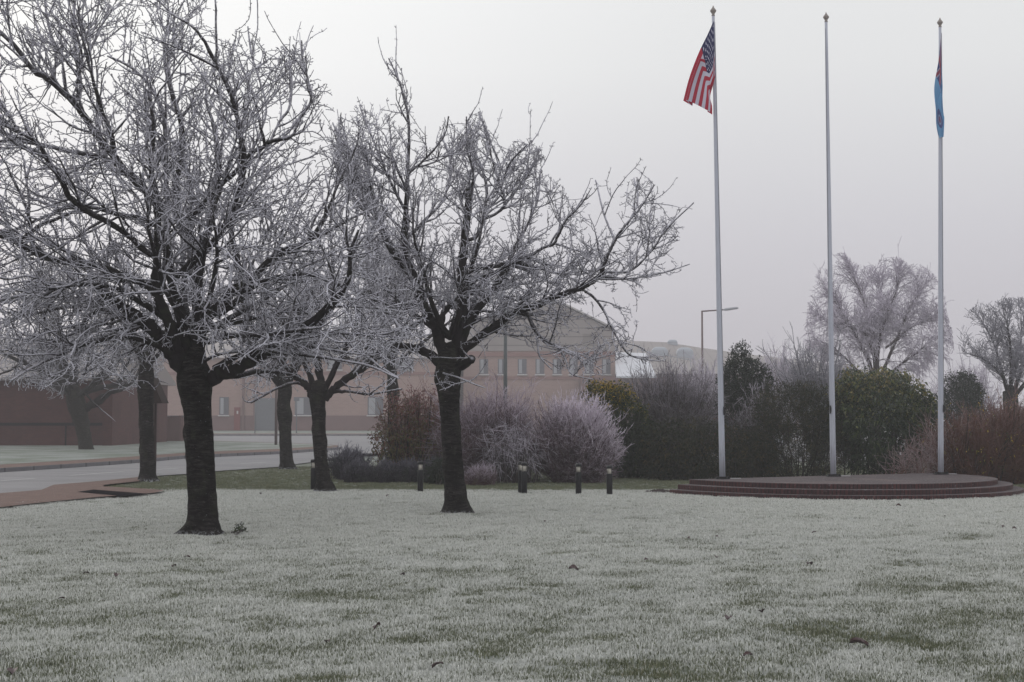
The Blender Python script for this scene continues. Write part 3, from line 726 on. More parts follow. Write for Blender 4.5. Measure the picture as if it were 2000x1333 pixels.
def gn_group():
    ng = bpy.data.node_groups.new('grass_scatter', 'GeometryNodeTree')
    ng.interface.new_socket('Geometry', in_out='INPUT', socket_type='NodeSocketGeometry')
    ng.interface.new_socket('Geometry', in_out='OUTPUT', socket_type='NodeSocketGeometry')
    N, L = ng.nodes, ng.links
    gi = N.new('NodeGroupInput'); go = N.new('NodeGroupOutput')
    na = N.new('GeometryNodeInputNamedAttribute'); na.data_type = 'FLOAT'; na.inputs['Name'].default_value = 'dens'
    dp = N.new('GeometryNodeDistributePointsOnFaces'); dp.distribute_method = 'RANDOM'
    L.new(gi.outputs[0], dp.inputs['Mesh']); L.new(na.outputs['Attribute'], dp.inputs['Density']); dp.inputs['Seed'].default_value = 4
    ci = N.new('GeometryNodeCollectionInfo'); ci.inputs['Collection'].default_value = tuftcol
    ci.inputs['Separate Children'].default_value = True; ci.inputs['Reset Children'].default_value = True
    ip = N.new('GeometryNodeInstanceOnPoints'); ip.inputs['Pick Instance'].default_value = True
    L.new(dp.outputs['Points'], ip.inputs['Points']); L.new(ci.outputs[0], ip.inputs['Instance'])
    rv = N.new('FunctionNodeRandomValue'); rv.data_type = 'FLOAT_VECTOR'
    rv.inputs['Min'].default_value = (-.15, -.15, 0); rv.inputs['Max'].default_value = (.15, .15, 6.283); L.new(rv.outputs['Value'], ip.inputs['Rotation'])
    rs = N.new('FunctionNodeRandomValue'); rs.data_type = 'FLOAT'
    rs.inputs[2].default_value = .75; rs.inputs[3].default_value = 1.3; L.new(rs.outputs[1], ip.inputs['Scale'])
    L.new(ip.outputs[0], go.inputs[0]); return ng
NG = gn_group()
def dens_near(x, y):
    hw = .40*y + 2.5
    if x < -hw or x > hw: return 0
    if y < 7.3: return 0
    return 210 if y < 15 else (150 if y < 22 else (100 if y < 32 else 55))
gsrc = lawn_grid(-16, 19, 7, 46, .22, 'frosted_grass', M['blades'], dens_near)
tag(gsrc, 'short frosted lawn grass, white-tipped with green showing in the hollows', 'grass', kind='stuff')
md = gsrc.modifiers.new('scatter', 'NODES'); md.node_group = NG

# ---- roads, paths, kerbs ---------------------------------------------------
flat('road', road_w, M['asphalt'])
flat('footpath', path_w, M['pavers'])
flat('drain_slab', wpoly([(150,961),(183,956.5),(295,965),(240,969)], .05), M['slab'])
KZ = .15
isl = [(-420,943),(-200,927),(0,915),(150,906),(270,898),(363,890),(450,886),(546,882),(613,877.5),(650,875),(664,873.5),(668,872),(664,870.3),(650,869),(600,866.5),(450,862),(300,859),(0,858),(-420,858)]
pin = [(-420,930),(-200,918),(0,907.5),(150,899),(270,891),(363,884.5),(450,880.5),(546,877),(600,873.5),(640,871.6),(655,871.5)]
iw = wpoly(isl, KZ)
flat('traffic_island', iw, M['kerb'], .16)
inner = wpoly([(x, y) for x, y in isl], KZ+.004)
def shrink(pts, d):
    out = []; n = len(pts)
    ar = sum(pts[i].x*pts[(i+1) % n].y-pts[(i+1) % n].x*pts[i].y for i in range(n)); sg = 1 if ar > 0 else -1
    for i in range(n):
        a, b, c = pts[i-1], pts[i], pts[(i+1) % n]
        t1_ = (b-a).normalized(); t2_ = (c-b).normalized(); nn = Vector((-(t1_+t2_).y, (t1_+t2_).x, 0)).normalized()*sg
        out.append(b+nn*d)
    return out
flat('island_footpath', shrink(inner, .13), M['pavers'])
gp = wpoly(pin, KZ+.010) + wpoly([(640,869.2),(600,867.3),(450,862.6),(300,859.5),(0,858.5),(-420,858.5)], KZ+.010)
flat('island_grass', gp, M['fargrass'])
mb = MB(); mb.box(-160, 160, 119, 119.3, -.05, .165); mb.build('kerb', M['kerb']); tag(bpy.data.objects['kerb'], kind='structure')
flat('far_footpath', [Vector((-160,119.3,.15)), Vector((160,119.3,.15)), Vector((160,126,.15)), Vector((-160,126,.15))], M['pavers'])
flat('verge', [Vector((-160,126,.155)), Vector((160,126,.155)), Vector((160,158,.155)), Vector((-160,158,.155))], M['fargrass'])
# dashed centre line on the near road
mb = MB()
for (a, b) in [((-120,942),(-60,938.5)),((0,939.5),(70,934.5)),((135,929),(240,921.5)),((300,917.5),(345,915)),((470,906),(520,903))]:
    A, B = G(*a, ROADZ+.005), G(*b, ROADZ+.005); d = (B-A).normalized(); n = Vector((-d.y, d.x, 0))*.07
    mb.add([A-n, B-n, B+n, A+n], [(0, 1, 2, 3)])
tag(mb.build('road_markings', M['white_line']), kind='structure')

# ================================================================== FLAGPOLE PLINTH
t = NT('plinth_riser_brick'); uv = t.new('ShaderNodeUVMap').outputs[0]; br = t.new('ShaderNodeTexBrick'); t.l.new(uv, br.inputs['Vector']); br.offset = 0
br.inputs['Scale'].default_value = 1; br.inputs['Brick Width'].default_value = .078; br.inputs['Row Height'].default_value = .4; br.inputs['Mortar Size'].default_value = .010
br.inputs['Color1'].default_value = (.085, .028, .028, 1); br.inputs['Color2'].default_value = (.048, .018, .020, 1); br.inputs['Mortar'].default_value = (.012, .009, .010, 1)
n = t.noise(t.pos(), 18, 4, .6); nn = t.noise(t.pos(), 2.5, 3, .6)
c = t.mix(t.math('MULTIPLY', t.step(n, .58, .72), .35), br.outputs[0], (.30, .27, .29)); c = t.mix(t.math('MULTIPLY', t.step(nn, .45, .65), .5), c, (.035, .022, .025)); t.col(c); t.bump(br.outputs['Fac'], .6, -.006); M['riser'] = t.m
t = NT('plinth_top_pavers'); uv = t.new('ShaderNodeUVMap').outputs[0]; br = t.new('ShaderNodeTexBrick'); t.l.new(uv, br.inputs['Vector'])
br.inputs['Scale'].default_value = 1; br.inputs['Brick Width'].default_value = .2; br.inputs['Row Height'].default_value = .1; br.inputs['Mortar Size'].default_value = .007
br.inputs['Color1'].default_value = (.080, .060, .064, 1); br.inputs['Color2'].default_value = (.056, .042, .046, 1); br.inputs['Mortar'].default_value = (.06, .05, .05, 1)
n = t.noise(t.pos(), 14, 4, .7); n2 = t.noise(t.pos(), 1.1, 4, .6)
c = t.mix(t.math('MULTIPLY', t.step(n, .57, .68), .75), br.outputs[0], (.42, .40, .42)); c = t.mix(t.math('MULTIPLY', t.step(n2, .5, .7), .35), c, (.18, .13, .12)); t.col(c); t.bump(br.outputs['Fac'], .4, -.004); M['plinth_top'] = t.m
pl = empty('flagpole_plinth', (Cx, Cy, 0), 'half-round dark brick plinth with three shallow steps under the three flagpoles', 'plinth')
un, ud = Vector((.489, -.872, 0)), Vector((.872, .489, 0))
def step_mesh(name, r0, r1, z0, z1, parent, rin=None):
    outer = []
    N = 96
    for k in range(N+1):
        a = -math.pi/2 + math.pi*k/N
        outer.append((un*math.cos(a)+ud*math.sin(a))*r1)
    outer = [outer[0]-un*.38] + outer + [outer[-1]-un*.38]
    me = bpy.data.meshes.new(name); V = []; Fc = []; UV = []; MI = []
    n = len(outer); arc = 0
    for i, p in enumerate(outer): V.append((p.x, p.y, z0)); V.append((p.x, p.y, z1))
    s = [0]
    for a, b in zip(outer, outer[1:]+outer[:1]): s.append(s[-1]+(b-a).length)
    for i in range(n):
        j = (i+1) % n; Fc.append((2*i, 2*j, 2*j+1, 2*i+1)); UV += [(s[i], 0), (s[i+1], 0), (s[i+1], z1-z0), (s[i], z1-z0)]; MI.append(0)
    top = tuple(2*i+1 for i in range(n)); Fc.append(top); UV += [(outer[i].x, outer[i].y) for i in range(n)]; MI.append(1)
    me.from_pydata(V, [], Fc); me.update()
    ul = me.uv_layers.new(name='UVMap')
    for l, u in zip(ul.data, UV): l.uv = u
    me.materials.append(M['riser']); me.materials.append(M['plinth_top'])
    for p, m in zip(me.polygons, MI): p.material_index = m
    o = bpy.data.objects.new(name, me); COL.objects.link(o); o.parent = parent
    bm_ = o.modifiers.new('bevel', 'BEVEL'); bm_.width = .012; bm_.segments = 2; bm_.limit_method = 'ANGLE'; bm_.angle_limit = R(60)
    return o
step_mesh('step', 0, 4.06, -.1, .085, pl); step_mesh('step', 0, 3.84, .06, .185, pl); step_mesh('step', 0, 3.54, .16, .285, pl)
# soil heap at the left end of the plinth
M['soil'] = plain('dark_frozen_soil', (.05, .036, .034), .9, var=.3, scl=30, bump=.6)
def lumps(name, c, rx, ry, n, sz, mat, label, cat, hz=.6):
    V = []; fs = []; rs = np.random.default_rng(int(abs(c[0])*100)+n)
    for k in range(n):
        a = rs.uniform(0, 6.28); r = math.sqrt(rs.random()); s_ = sz*rs.uniform(.4, 1.2)*(1.2-.6*r)
        cx, cy, cz = c[0]+math.cos(a)*r*rx, c[1]+math.sin(a)*r*ry, c[2]+s_*.3+hz*sz*(1-r)*rs.random()
        b = len(V)
        ico = [(0,0,1),(.89,0,.45),(.28,.85,.45),(-.72,.53,.45),(-.72,-.53,.45),(.28,-.85,.45),(.72,.53,-.45),(-.28,.85,-.45),(-.89,0,-.45),(-.28,-.85,-.45),(.72,-.53,-.45),(0,0,-1)]
        tr = [(0,1,2),(0,2,3),(0,3,4),(0,4,5),(0,5,1),(1,6,2),(2,7,3),(3,8,4),(4,9,5),(5,10,1),(6,7,2),(7,8,3),(8,9,4),(9,10,5),(10,6,1),(11,7,6),(11,8,7),(11,9,8),(11,10,9),(11,6,10)]
        for v in ico:
            j = rs.uniform(.7, 1.25, 3); V.append((cx+v[0]*s_*j[0], cy+v[1]*s_*j[1], cz+v[2]*s_*.7*j[2]))
        fs += [(b+x, b+y, b+z) for x, y, z in tr]
    o = mesh_np(name, V, [np.array(fs)], mat, None, None, False); tag(o, label, cat); return o
c = G(1288, 962)
lumps('soil_heap', (c.x, c.y, 0),   .30, .30, 160, .05, M['soil'], 'low heap of dark frozen soil clods at the left end of the brick steps', 'soil heap')

# ================================================================== FLAGPOLES
t = NT('weathered_white_pole'); p = t.obj(); n = t.noise(t.scale(p, (20, 20, 1.2)), 2, 4, .6); z = t.xyz(t.pos())[2]
dirt = t.math('MULTIPLY', t.step(n, .5, .72), t.math('ADD', .18, t.math('MULTIPLY', t.step(z, 2.2, .3), .5)))
t.col(t.mix(dirt, (.50, .52, .60), (.16, .14, .13))); t.b.inputs['Roughness'].default_value = .45; M['pole'] = t.m
M['finial'] = plain('weathered_finial', (.30, .26, .24), .6)
M['dark_metal'] = plain('dark_metal', (.02, .02, .023), .5)
M['rope'] = plain('halyard_rope', (.30, .30, .33), .9)
M['concrete'] = plain('pale_mortar_pad', (.45, .44, .45), .9)
PZ = .285
poles = []
def flagpole(bx, by, tx, ty, label, left):
    B = G(bx, by, PZ); D = B.y; T = W(tx, ty, D)
    r = empty('flagpole', tuple(B), label, 'flagpole', 'flagpoles on the brick plinth')
    mb = MB(); N = 14; pts = [B.lerp(T, k/N) for k in range(N+1)]; rad = [.066-.034*(k/N)**1.1 for k in range(N+1)]
    mb.tube(pts, rad, 20); mb.build('shaft', M['pole'], r, True)
    mb = MB(); s = .028
    mb.rev([(.030, -.01), (.040, .0), (.032, .02), (.028, .035), (.050, .07), (.068, .10), (.066, .115), (.040, .15), (.016, .185), (.010, .215), (.001, .22)], tuple(T), 16)
    mb.build('finial', M['finial'], r, True)
    mb = MB(); mb.box(B.x-.15, B.x+.15, B.y-.12, B.y+.12, B.z+.002, B.z+.022)
    mb.box(B.x-.13, B.x-.10, B.y-.13, B.y-.02, B.z+.022, B.z+.06); mb.box(B.x+.10, B.x+.13, B.y-.13, B.y-.02, B.z+.022, B.z+.06)
    mb.rev([(.09, .022), (.09, .05), (.07, .055)], tuple(B), 16)
    mb.build('base_plate', M['dark_metal'], r)
    mb = MB(); mb.box(B.x-.02, B.x+.42, B.y+.13, B.y+.3, B.z+.001, B.z+.008); mb.build('mortar_pad', M['concrete'], r)
    # halyard and cleat
    sd = -1 if left else 1
    C1 = B.lerp(T, .145) + Vector((sd*.055, -.045, 0)); C0 = B.lerp(T, .13)+Vector((sd*.05, -.05, 0))
    mb = MB(); mb.box(C1.x-.012, C1.x+.012, C1.y-.03, C1.y+.02, C1.z-.09, C1.z+.09); mb.box(C1.x-.018, C1.x+.018, C1.y-.045, C1.y-.025, C1.z-.05, C1.z+.05)
    mb.build('cleat', M['dark_metal'], r, bevel=.004)
    mb = MB(); K = 20
    hp = []
    for k in range(K+1):
        u = .145+(.985-.145)*k/K; q = B.lerp(T, u); off = .066-.038*u + (.05*math.sin(min(1, k/6)*math.pi) if left else 0)
        hp.append(q+Vector((sd*off, -.03, 0)))
    mb.tube(hp, .004, 5); mb.tube([h+Vector((0, -.010, 0)) for h in hp], .004, 5)
    mb.build('halyard', M['rope'], r, True)
    poles.append((B, T)); return r
flagpole(1411, 936, 1393, 31, 'leftmost white flagpole, carrying the striped red and white flag', False)
flagpole(1627.5, 931, 1613.5, 43, 'middle white flagpole with no flag on it', True)
flagpole(1837.5, 927, 1836, 53, 'rightmost white flagpole, carrying the limp sky blue flag', False)

# ---- flags ---------------------------------------------------------------
def bez(ctrl, u):
    pts = [np.array(c, dtype=float) for c in ctrl]
    while len(pts) > 1: pts = [a*(1-u)+b*u for a, b in zip(pts, pts[1:])]
    return pts[0]
def pline(ctrl, u):
    n = len(ctrl)-1; C = [np.array(c, dtype=float) for c in ctrl]; C = [2*C[0]-C[1]]+C+[2*C[-1]-C[-2]]
    x = min(u*n, n-1e-6); i = int(x); t_ = x-i; P = C[i:i+4]
    return .5*((2*P[1])+(-P[0]+P[2])*t_+(2*P[0]-5*P[1]+4*P[2]-P[3])*t_*t_+(-P[0]+3*P[1]-3*P[2]+P[3])*t_**3)
def flag(name, top, bot, colf, D, label, nu=190, nv=104, amp=.13, folds=2.6, bulge=None, cat='flag', group=None, zig=True):
    V = []; Cc = []
    for j in range(nv+1):
        v = j/nv
        for i in range(nu+1):
            u = i/nu; A = pline(top, u); Bq = pline(bot, u)
            s_ = min(1, max(0, (u-.12)/.45)); s_ = s_*s_*(3-2*s_)
            if zig:
                zv = [0, .14, .30, .36, .90, .96, 1.0]
                KU = [0, .12, .34, .52, 1.0]
                KW = [[0,.14,.30,.36,.90,.96,1.0], [0,.22,.48,.58,.98,.92,1.0], [0,.24,.44,.50,.98,.88,1.0], [0,.30,.10,.14,.92,.84,1.0], [0,.34,.06,.10,.90,.82,1.0]]
                KD = [[0]*7, [0,-.04,-.02,.02,.10,.08,.04], [.04,-.06,-.06,.0,.10,.08,.02], [.08,.12,.0,-.06,-.10,-.02,-.02], [.10,.14,-.02,-.06,-.12,-.04,-.02]]
                wz = float(np.interp(u, KU, [np.interp(v, zv, k_) for k_ in KW])); dz_ = float(np.interp(u, KU, [np.interp(v, zv, k_) for k_ in KD])); s_ = 1
                w2 = v*(1-s_)+wz*s_; dep = dz_*s_+.03*math.sin(u*8+v*5)*min(1, u*3)
            else:
                ph = v*folds*2*math.pi + u*1.6
                w2 = v + .045*s_*math.sin(ph*1.0+.6); dep = amp*s_*math.sin(ph) + .05*math.sin(u*7+v*3)*s_
            q = A*(1-w2)+Bq*w2
            P = W(q[0], q[1], D)
            V.append((P.x, P.y+dep-.02-(.06 if zig else 0), P.z))
    Fq = []; col = []
    for j in range(nv):
        for i in range(nu):
            a = j*(nu+1)+i; Fq.append((a, a+1, a+nu+2, a+nu+1)); col.append(colf((i+.5)/nu, (j+.5)/nv))
    o = mesh_np(name, V, [np.array(Fq)], None, None, None, True)
    ca = o.data.color_attributes.new(name='col', type='FLOAT_COLOR', domain='CORNER')
    arr = np.repeat(np.array([(*c_, 1) for c_ in col], dtype=np.float32), 4, axis=0); ca.data.foreach_set('color', arr.ravel())
    t = NT(name+'_cloth'); c_ = t.acol('col'); t.put(t.b.inputs['Base Color'], c_); t.b.inputs['Roughness'].default_value = .9
    tr = t.new('ShaderNodeBsdfTranslucent'); t.l.new(c_, tr.inputs[0]); mx = t.new('ShaderNodeMixShader'); mx.inputs[0].default_value = .35
    t.l.new(t.b.outputs[0], mx.inputs[1]); t.l.new(tr.outputs[0], mx.inputs[2]); t.l.new(mx.outputs[0], t.out.inputs[0])
    o.data.materials.append(t.m); tag(o, label, cat, group); return o
RED, WHT, NAVY = (.44, .03, .06), (.60, .59, .70), (.028, .032, .10)
def instar(x, y, r):
    d = math.hypot(x, y)
    if d > r: return False
    a = math.atan2(x, y) % (2*math.pi/5); a = min(a, 2*math.pi/5-a)
    return d*math.cos(a)+d*math.sin(a)*1.38 < r*1.0
def usf(u, v):
    asp = 1.75
    if u < .42 and v < 7/13:
        X = u/.42; Y = v/(7/13)
        for row in range(9):
            cy = (row+1)/10; k = 6 if row % 2 == 0 else 5
            if abs(Y-cy) > .06: continue
            for q in range(k):
                cx = (2*q+1+(row % 2))/12
                if instar((X-cx)*.42*asp, -(Y-cy)*7/13, .025): return WHT
        return NAVY
    return RED if int(v*13) % 2 == 0 else WHT
flag('striped_flag', [(1393,43),(1381,70),(1364,105),(1347,150),(1335,196)], [(1396,152),(1391,172),(1386,192),(1389,210),(1390,226)], usf, poles[0][0].y-.05,
     'red and white striped flag with navy star canton, drooping from the left flagpole', amp=.11, folds=2.3)
SKY = (.16, .36, .60)
def ensf(u, v):
    if u < .30 and v < .40:
        X = u/.30; Y = v/.40; x, y = (X-.5)*2, (Y-.5)
        if abs(x) < .16 or abs(y) < .1: return (.30, .06, .10)
        if abs(x) < .22 or abs(y) < .14: return (.40, .40, .52)
        dd = min(abs(x-2*y), abs(x+2*y))
        if dd < .14: return (.28, .06, .10)
        if dd < .24: return (.40, .40, .52)
        return (.05, .06, .2)
    d = math.hypot((u-.70)*1.9, v-.52)
    if d < .10: return (.20, .10, .18)
    if d < .15: return (.26, .34, .50)
    if d < .27: return (.10, .12, .28)
    return SKY
flag('sky_blue_flag', [(1835.5,76),(1831,125),(1824,172),(1827,215),(1829,243),(1835,270)], [(1839,170),(1840,200),(1842,225),(1841,240),(1839,258),(1838,271)], ensf, poles[2][0].y-.06,
     'sky blue ensign hanging limp and folded from the right flagpole', amp=.10, folds=3.2, nu=150, nv=90)

# ================================================================== BOLLARD LIGHTS
M['black'] = plain('black_bollard_paint', (.010, .010, .013), .45, var=.1)
t = NT('bollard_lens'); t.col((.50, .47, .42)); t.b.inputs['Roughness'].default_value = .3; M['lens'] = t.m
def bollard(px, py, top, label, src=None):
    B = G(px, py); h = (py-top)/SC(B.y)
    r = empty('bollard_light', tuple(B), label, 'bollard', 'black bollard lights along the lawn edge')
    s = .062
    mb = MB(); mb.rev([(s, -.05), (s, h*.70), (s*.95, h*.72)], tuple(B), 20); mb.build('post', M['black'], r, True)
    mb = MB(); mb.rev([(s*.80, h*.72), (s*.80, h*.90)], tuple(B), 20); mb.build('lens', M['lens'], r, True)
    for k in range(4):
        mb = MB(); a = math.pi/4+k*math.pi/2; x, y = B.x+math.cos(a)*s*.86, B.y+math.sin(a)*s*.86; mb.tube([(x, y, h*.71), (x, y, h*.91)], .006, 6)
        mb.build('cage_bar', M['black'], r)
    mb = MB(); mb.rev([(s*1.02, h*.90), (s*1.04, h*.93), (s*1.0, h*.985), (s*.7, h*1.0)], tuple(B), 20); mb.build('cap', M['black'], r, True)
bollard(612, 957, 898, 'bollard light half hidden by the leaning trunk of the second-row cherry tree')
bollard(821, 961, 902, 'bollard light in front of the low grey hedge, left of the lawn tree trunk')
bollard(1017.5, 963.5, 902, 'farther bollard light of the close pair, left and behind its twin')
bollard(1024, 965, 904, 'nearer bollard light of the close pair in front of the mauve bush')
bollard(1130, 965, 906, 'bollard light before the dark middle of the frosted pink bush')
bollard(1190.5, 967, 910, 'rightmost bollard light, at the right end of the frosted pink bush')

# ================================================================== SHRUBS
def leaf_mesh(P, Nn, L, Wd, seed, droop=.3):
    """P base points, Nn leaf directions -> folded leaves"""
    rs = np.random.default_rng(seed); n = len(P)
    d = Nn/ (np.linalg.norm(Nn, axis=1, keepdims=True)+1e-9)
    a = rs.normal(0, 1, (n, 3)); s = np.cross(d, a); s /= np.linalg.norm(s, axis=1, keepdims=True)+1e-9; up = np.cross(s, d)
    l = L*rs.uniform(.6, 1.2, (n, 1)); w = Wd*rs.uniform(.7, 1.2, (n, 1))
    tip = P+d*l; tip[:, 2] -= (l*droop*rs.random((n, 1)))[:, 0]
    mid = P+d*l*.5
    lf = mid+s*w*.5+up*w*.2; rt = mid-s*w*.5+up*w*.2
    V = np.stack([P, lf, tip, rt], 1).reshape(-1, 3)
    i = np.arange(n)[:, None]*4
    return V, np.concatenate([i+np.array([[0, 1, 2]]), i+np.array([[0, 2, 3]])])
def lump_pts(lumps_, D, n, seed, shell=.35, zdep=1.):
    """lumps_ [(px,py,rx,rz,dy)] ; returns pts, outward dirs, height frac"""
    rs = np.random.default_rng(seed); P = []; O = []
    ar = np.array([l[2]*l[3] for l in lumps_], dtype=float); ar /= ar.sum()
    for l, a in zip(lumps_, ar):
        k = int(n*a); d = rs.normal(0, 1, (k, 3)); d /= np.linalg.norm(d, axis=1, keepdims=True)
        Dp = D+(l[4] if len(l) > 4 else 0); c = np.array(W(l[0], l[1], Dp)); rx, rz = l[2]/SC(Dp), l[3]/SC(Dp)
        ph = rs.uniform(0, 6, 6)
        lum = 1+.10*np.sin(d[:, 0]*5+ph[0])*np.sin(d[:, 2]*6+ph[1])+.08*np.sin(d[:, 0]*11+ph[2])*np.sin(d[:, 2]*12+d[:, 1]*9+ph[3])+.05*np.sin(d[:, 0]*23+ph[4])*np.sin(d[:, 2]*21+ph[5])
        r = (1-shell*rs.random(k)**1.6)*lum
        p = c+d*r[:, None]*np.array([rx, min(rx, 1.6)*zdep, rz]); ok = p[:, 2] > .03
        P.append(p[ok]); O.append(d[ok])
    return np.concatenate(P), np.concatenate(O)
M['stem'] = m_branch('shrub_stem', bark=(.03, .022, .02), base=.05, hi=.35)
def leafy(name, base, label, lumps_, D, n, L, Wd, mat, seed, group=None, per=7, shell=.35, fr_top=.5, up=.3, droop=.4, vfun=None, cat='shrub', stems=40):
    root = empty(name, base, label, cat, group); rs = np.random.default_rng(seed)
    P, O = lump_pts(lumps_, D, n//per, seed, shell)
    k = len(P); B = np.repeat(P, per, 0)+rs.normal(0, L*.5, (k*per, 3)); dirs = np.repeat(O, per, 0)*.7+rs.normal(0, .65, (k*per, 3)); dirs[:, 2] += up
    B = B[:, :]; V, T = leaf_mesh(B, dirs, L, Wd, seed, droop)
    v = np.repeat(np.clip(rs.normal(.45, .2, k), 0, 1), per)+rs.normal(0, .1, k*per)
    if vfun is not None: v = vfun(B, v, rs)
    zt = (B[:, 2]-B[:, 2].min())/(np.ptp(B[:, 2])+1e-6)
    fr = np.clip(fr_top*(.25+zt)*np.clip(np.repeat(O[:, 2], per)+.6, 0, 1.3)*rs.uniform(.2, 1.4, k*per), 0, 1)
    mesh_np('foliage', V, [T], mat, root, {'v': np.repeat(np.clip(v, 0, 1), 4), 'fr': np.repeat(fr, 4)}, False)
    polys = []
    bx = np.array([base[0], base[1], 0])
    idx = rs.choice(len(P), min(stems, len(P)), replace=False)
    for i in idx:
        b = bx+np.array([rs.normal(0, .25)*abs(P[i][0]-bx[0]) + .5*(P[i][0]-bx[0]), rs.normal(0, .2), 0]); e = P[i]
        m = (b+e)/2+rs.normal(0, .1, 3); m[2] = e[2]*.6
        q = [(b*(1-t_)**2+2*m*t_*(1-t_)+e*t_*t_) for t_ in np.linspace(0, 1, 7)]
        polys.append((np.array(q), np.linspace(.016, .006, 7), .2))
    tube_obj('stem', polys, 5, M['stem'], root)
    return root
def twiggy(name, base, label, lumps_, D, nst, mat, seed, group=None, r=.007, side=8, sl=(.15, .4), spread=.45, upw=.5, frt=1., arch=.3, npt=7, cat='shrub', sub=0, hairr=.8, zfr=True, basew=None, tipout=.25, shell=.5, xfr=False):
    root = empty(name, base, label, cat, group); rs = np.random.default_rng(seed)
    P, O = lump_pts(lumps_, D, nst, seed, shell); main = []; sd = []
    bx, by = base[0], base[1]; zm = P[:, 2].max()
    cen = np.array([bx, by, .6])
    for p, o in zip(P, O):
        p = cen+(p-cen)*rs.uniform(.72, 1.0 if rs.random() < .8 else 1.22)
        b = np.array([bx+(p[0]-bx)*spread+rs.normal(0, .08), by+(p[1]-by)*spread+rs.normal(0, .08), 0])
        m = b*.45+p*.55; m[2] = p[2]*(.55+arch*rs.random()); m += rs.normal(0, .08, 3)
        ts = np.linspace(0, 1, npt)[:, None]; q = b*(1-ts)**2+2*m*ts*(1-ts)+p*ts*ts; q = q+np.cumsum(rs.normal(0, .030, q.shape), 0)
        fz = np.clip(q[:, 2]/zm, 0, 1) if zfr else np.ones(npt)
        rr = np.linspace(r*1.6, r*.8, npt); fr = frt*np.clip(np.linspace(-.2, 1., npt), 0, 1)*fz
        main.append((q, rr, fr))
        for s_ in range(side):
            i = rs.integers(npt//3, npt-1); g = rs.random(); st_ = q[i]+(q[i+1]-q[i])*g; tdir = q[i+1]-q[i]; tdir /= np.linalg.norm(tdir)+1e-9
            d = tdir*.35+rs.normal(0, .62, 3)+o*tipout; d[2] += upw
            Lq = rs.uniform(*sl); Q = seg(st_, d, Lq, 4, np.array([0, 0, upw*.4]), .12, rs)
            f0 = frt*(.3+.9*min(1, st_[2]/zm if zfr else 1))*rs.uniform(.6, 1.15)
            if xfr: f0 *= .55+.75*min(1, max(0, .5+(st_[0]-bx)/2.0))
            sd.append((Q, np.linspace(r*hairr, r*hairr*.6, 4), min(1, f0)))
            for _ in range(sub):
                j = rs.integers(0, 3); e = rs.normal(0, .7, 3)+d/np.linalg.norm(d); e[2] += upw*.5
                Q2 = seg(Q[j], e, Lq*rs.uniform(.25, .5), 3, np.zeros(3), .1, rs); sd.append((Q2, np.linspace(r*hairr*.8, r*hairr*.55, 3), min(1, f0*1.1)))
    tube_obj('stem', main, 4, mat, root); tube_obj('twigs', sd, 3, mat, root)
    print(name, len(main), len(sd))
    return root
M['mauve'] = m_branch('mauve_frosted_stems', bark=(.10, .055, .062), frost=(.55, .48, .56), base=.12, hi=.9)
M['tamarisk'] = m_branch('pink_frosted_shoots', bark=(.10, .055, .070), frost=(.78, .70, .80), base=.10, hi=1.0)
M['dogwood'] = m_branch('red_brown_stems', bark=(.13, .052, .034), frost=(.45, .36, .38), base=.05, hi=.40)
M['dogfrost'] = m_branch('frost_tipped_red_brown_stems', bark=(.13, .055, .040), frost=(.50, .42, .44), base=.05, hi=.6)
M['greystem'] = m_branch('grey_brown_twigs', bark=(.07, .055, .055), frost=(.46, .43, .49), base=.12, hi=.70)
M['lavender'] = m_branch('dark_grey_lavender_stems', bark=(.045, .040, .050), frost=(.26, .25, .31), base=.10, hi=.7)
GRN = [(0., (.010, .020, .008)), (.42, (.028, .050, .018)), (.68, (.085, .115, .035)), (.85, (.20, .20, .06)), (1., (.30, .24, .08))]
M['laurel'] = m_leaf('laurel_leaves', GRN, famt=.55)
M['holly'] = m_leaf('dark_evergreen_leaves', [(0., (.008, .014, .008)), (.6, (.018, .030, .014)), (1., (.040, .055, .022))], famt=.35)
M['yellowleaf'] = m_leaf('yellow_tipped_leaves', [(0., (.010, .018, .008)), (.45, (.025, .042, .012)), (.62, (.09, .10, .02)), (.8, (.36, .26, .03)), (1., (.50, .32, .05))], famt=.3)
M['conifer'] = m_leaf('brown_green_conifer_sprays', [(0., (.009, .014, .007)), (.5, (.024, .030, .012)), (1., (.10, .075, .028))], famt=.25)
M['redleaf'] = m_leaf('red_olive_leaves', [(0., (.035, .035, .012)), (.35, (.11, .095, .022)), (.6, (.13, .045, .035)), (1., (.22, .065, .065))], famt=.35)

def B_(px, D): return (W(px, 900, D).x, D, 0)
# red-olive leafy shrub at left
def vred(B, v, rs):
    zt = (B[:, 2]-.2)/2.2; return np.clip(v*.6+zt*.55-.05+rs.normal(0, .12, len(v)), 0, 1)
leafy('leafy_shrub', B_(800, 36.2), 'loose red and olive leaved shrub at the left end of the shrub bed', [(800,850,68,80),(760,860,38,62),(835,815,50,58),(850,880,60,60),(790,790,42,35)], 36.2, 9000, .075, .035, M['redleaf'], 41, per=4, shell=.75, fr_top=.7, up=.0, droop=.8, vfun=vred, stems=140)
twiggy('bare_shrub', B_(815, 36.6), 'thin arching brown stems rising through the red leaved shrub', [(810,835,75,85),(850,800,60,60)], 36.6, 260, M['dogwood'], 42, r=.006, side=6, sl=(.2,.6), frt=.9)
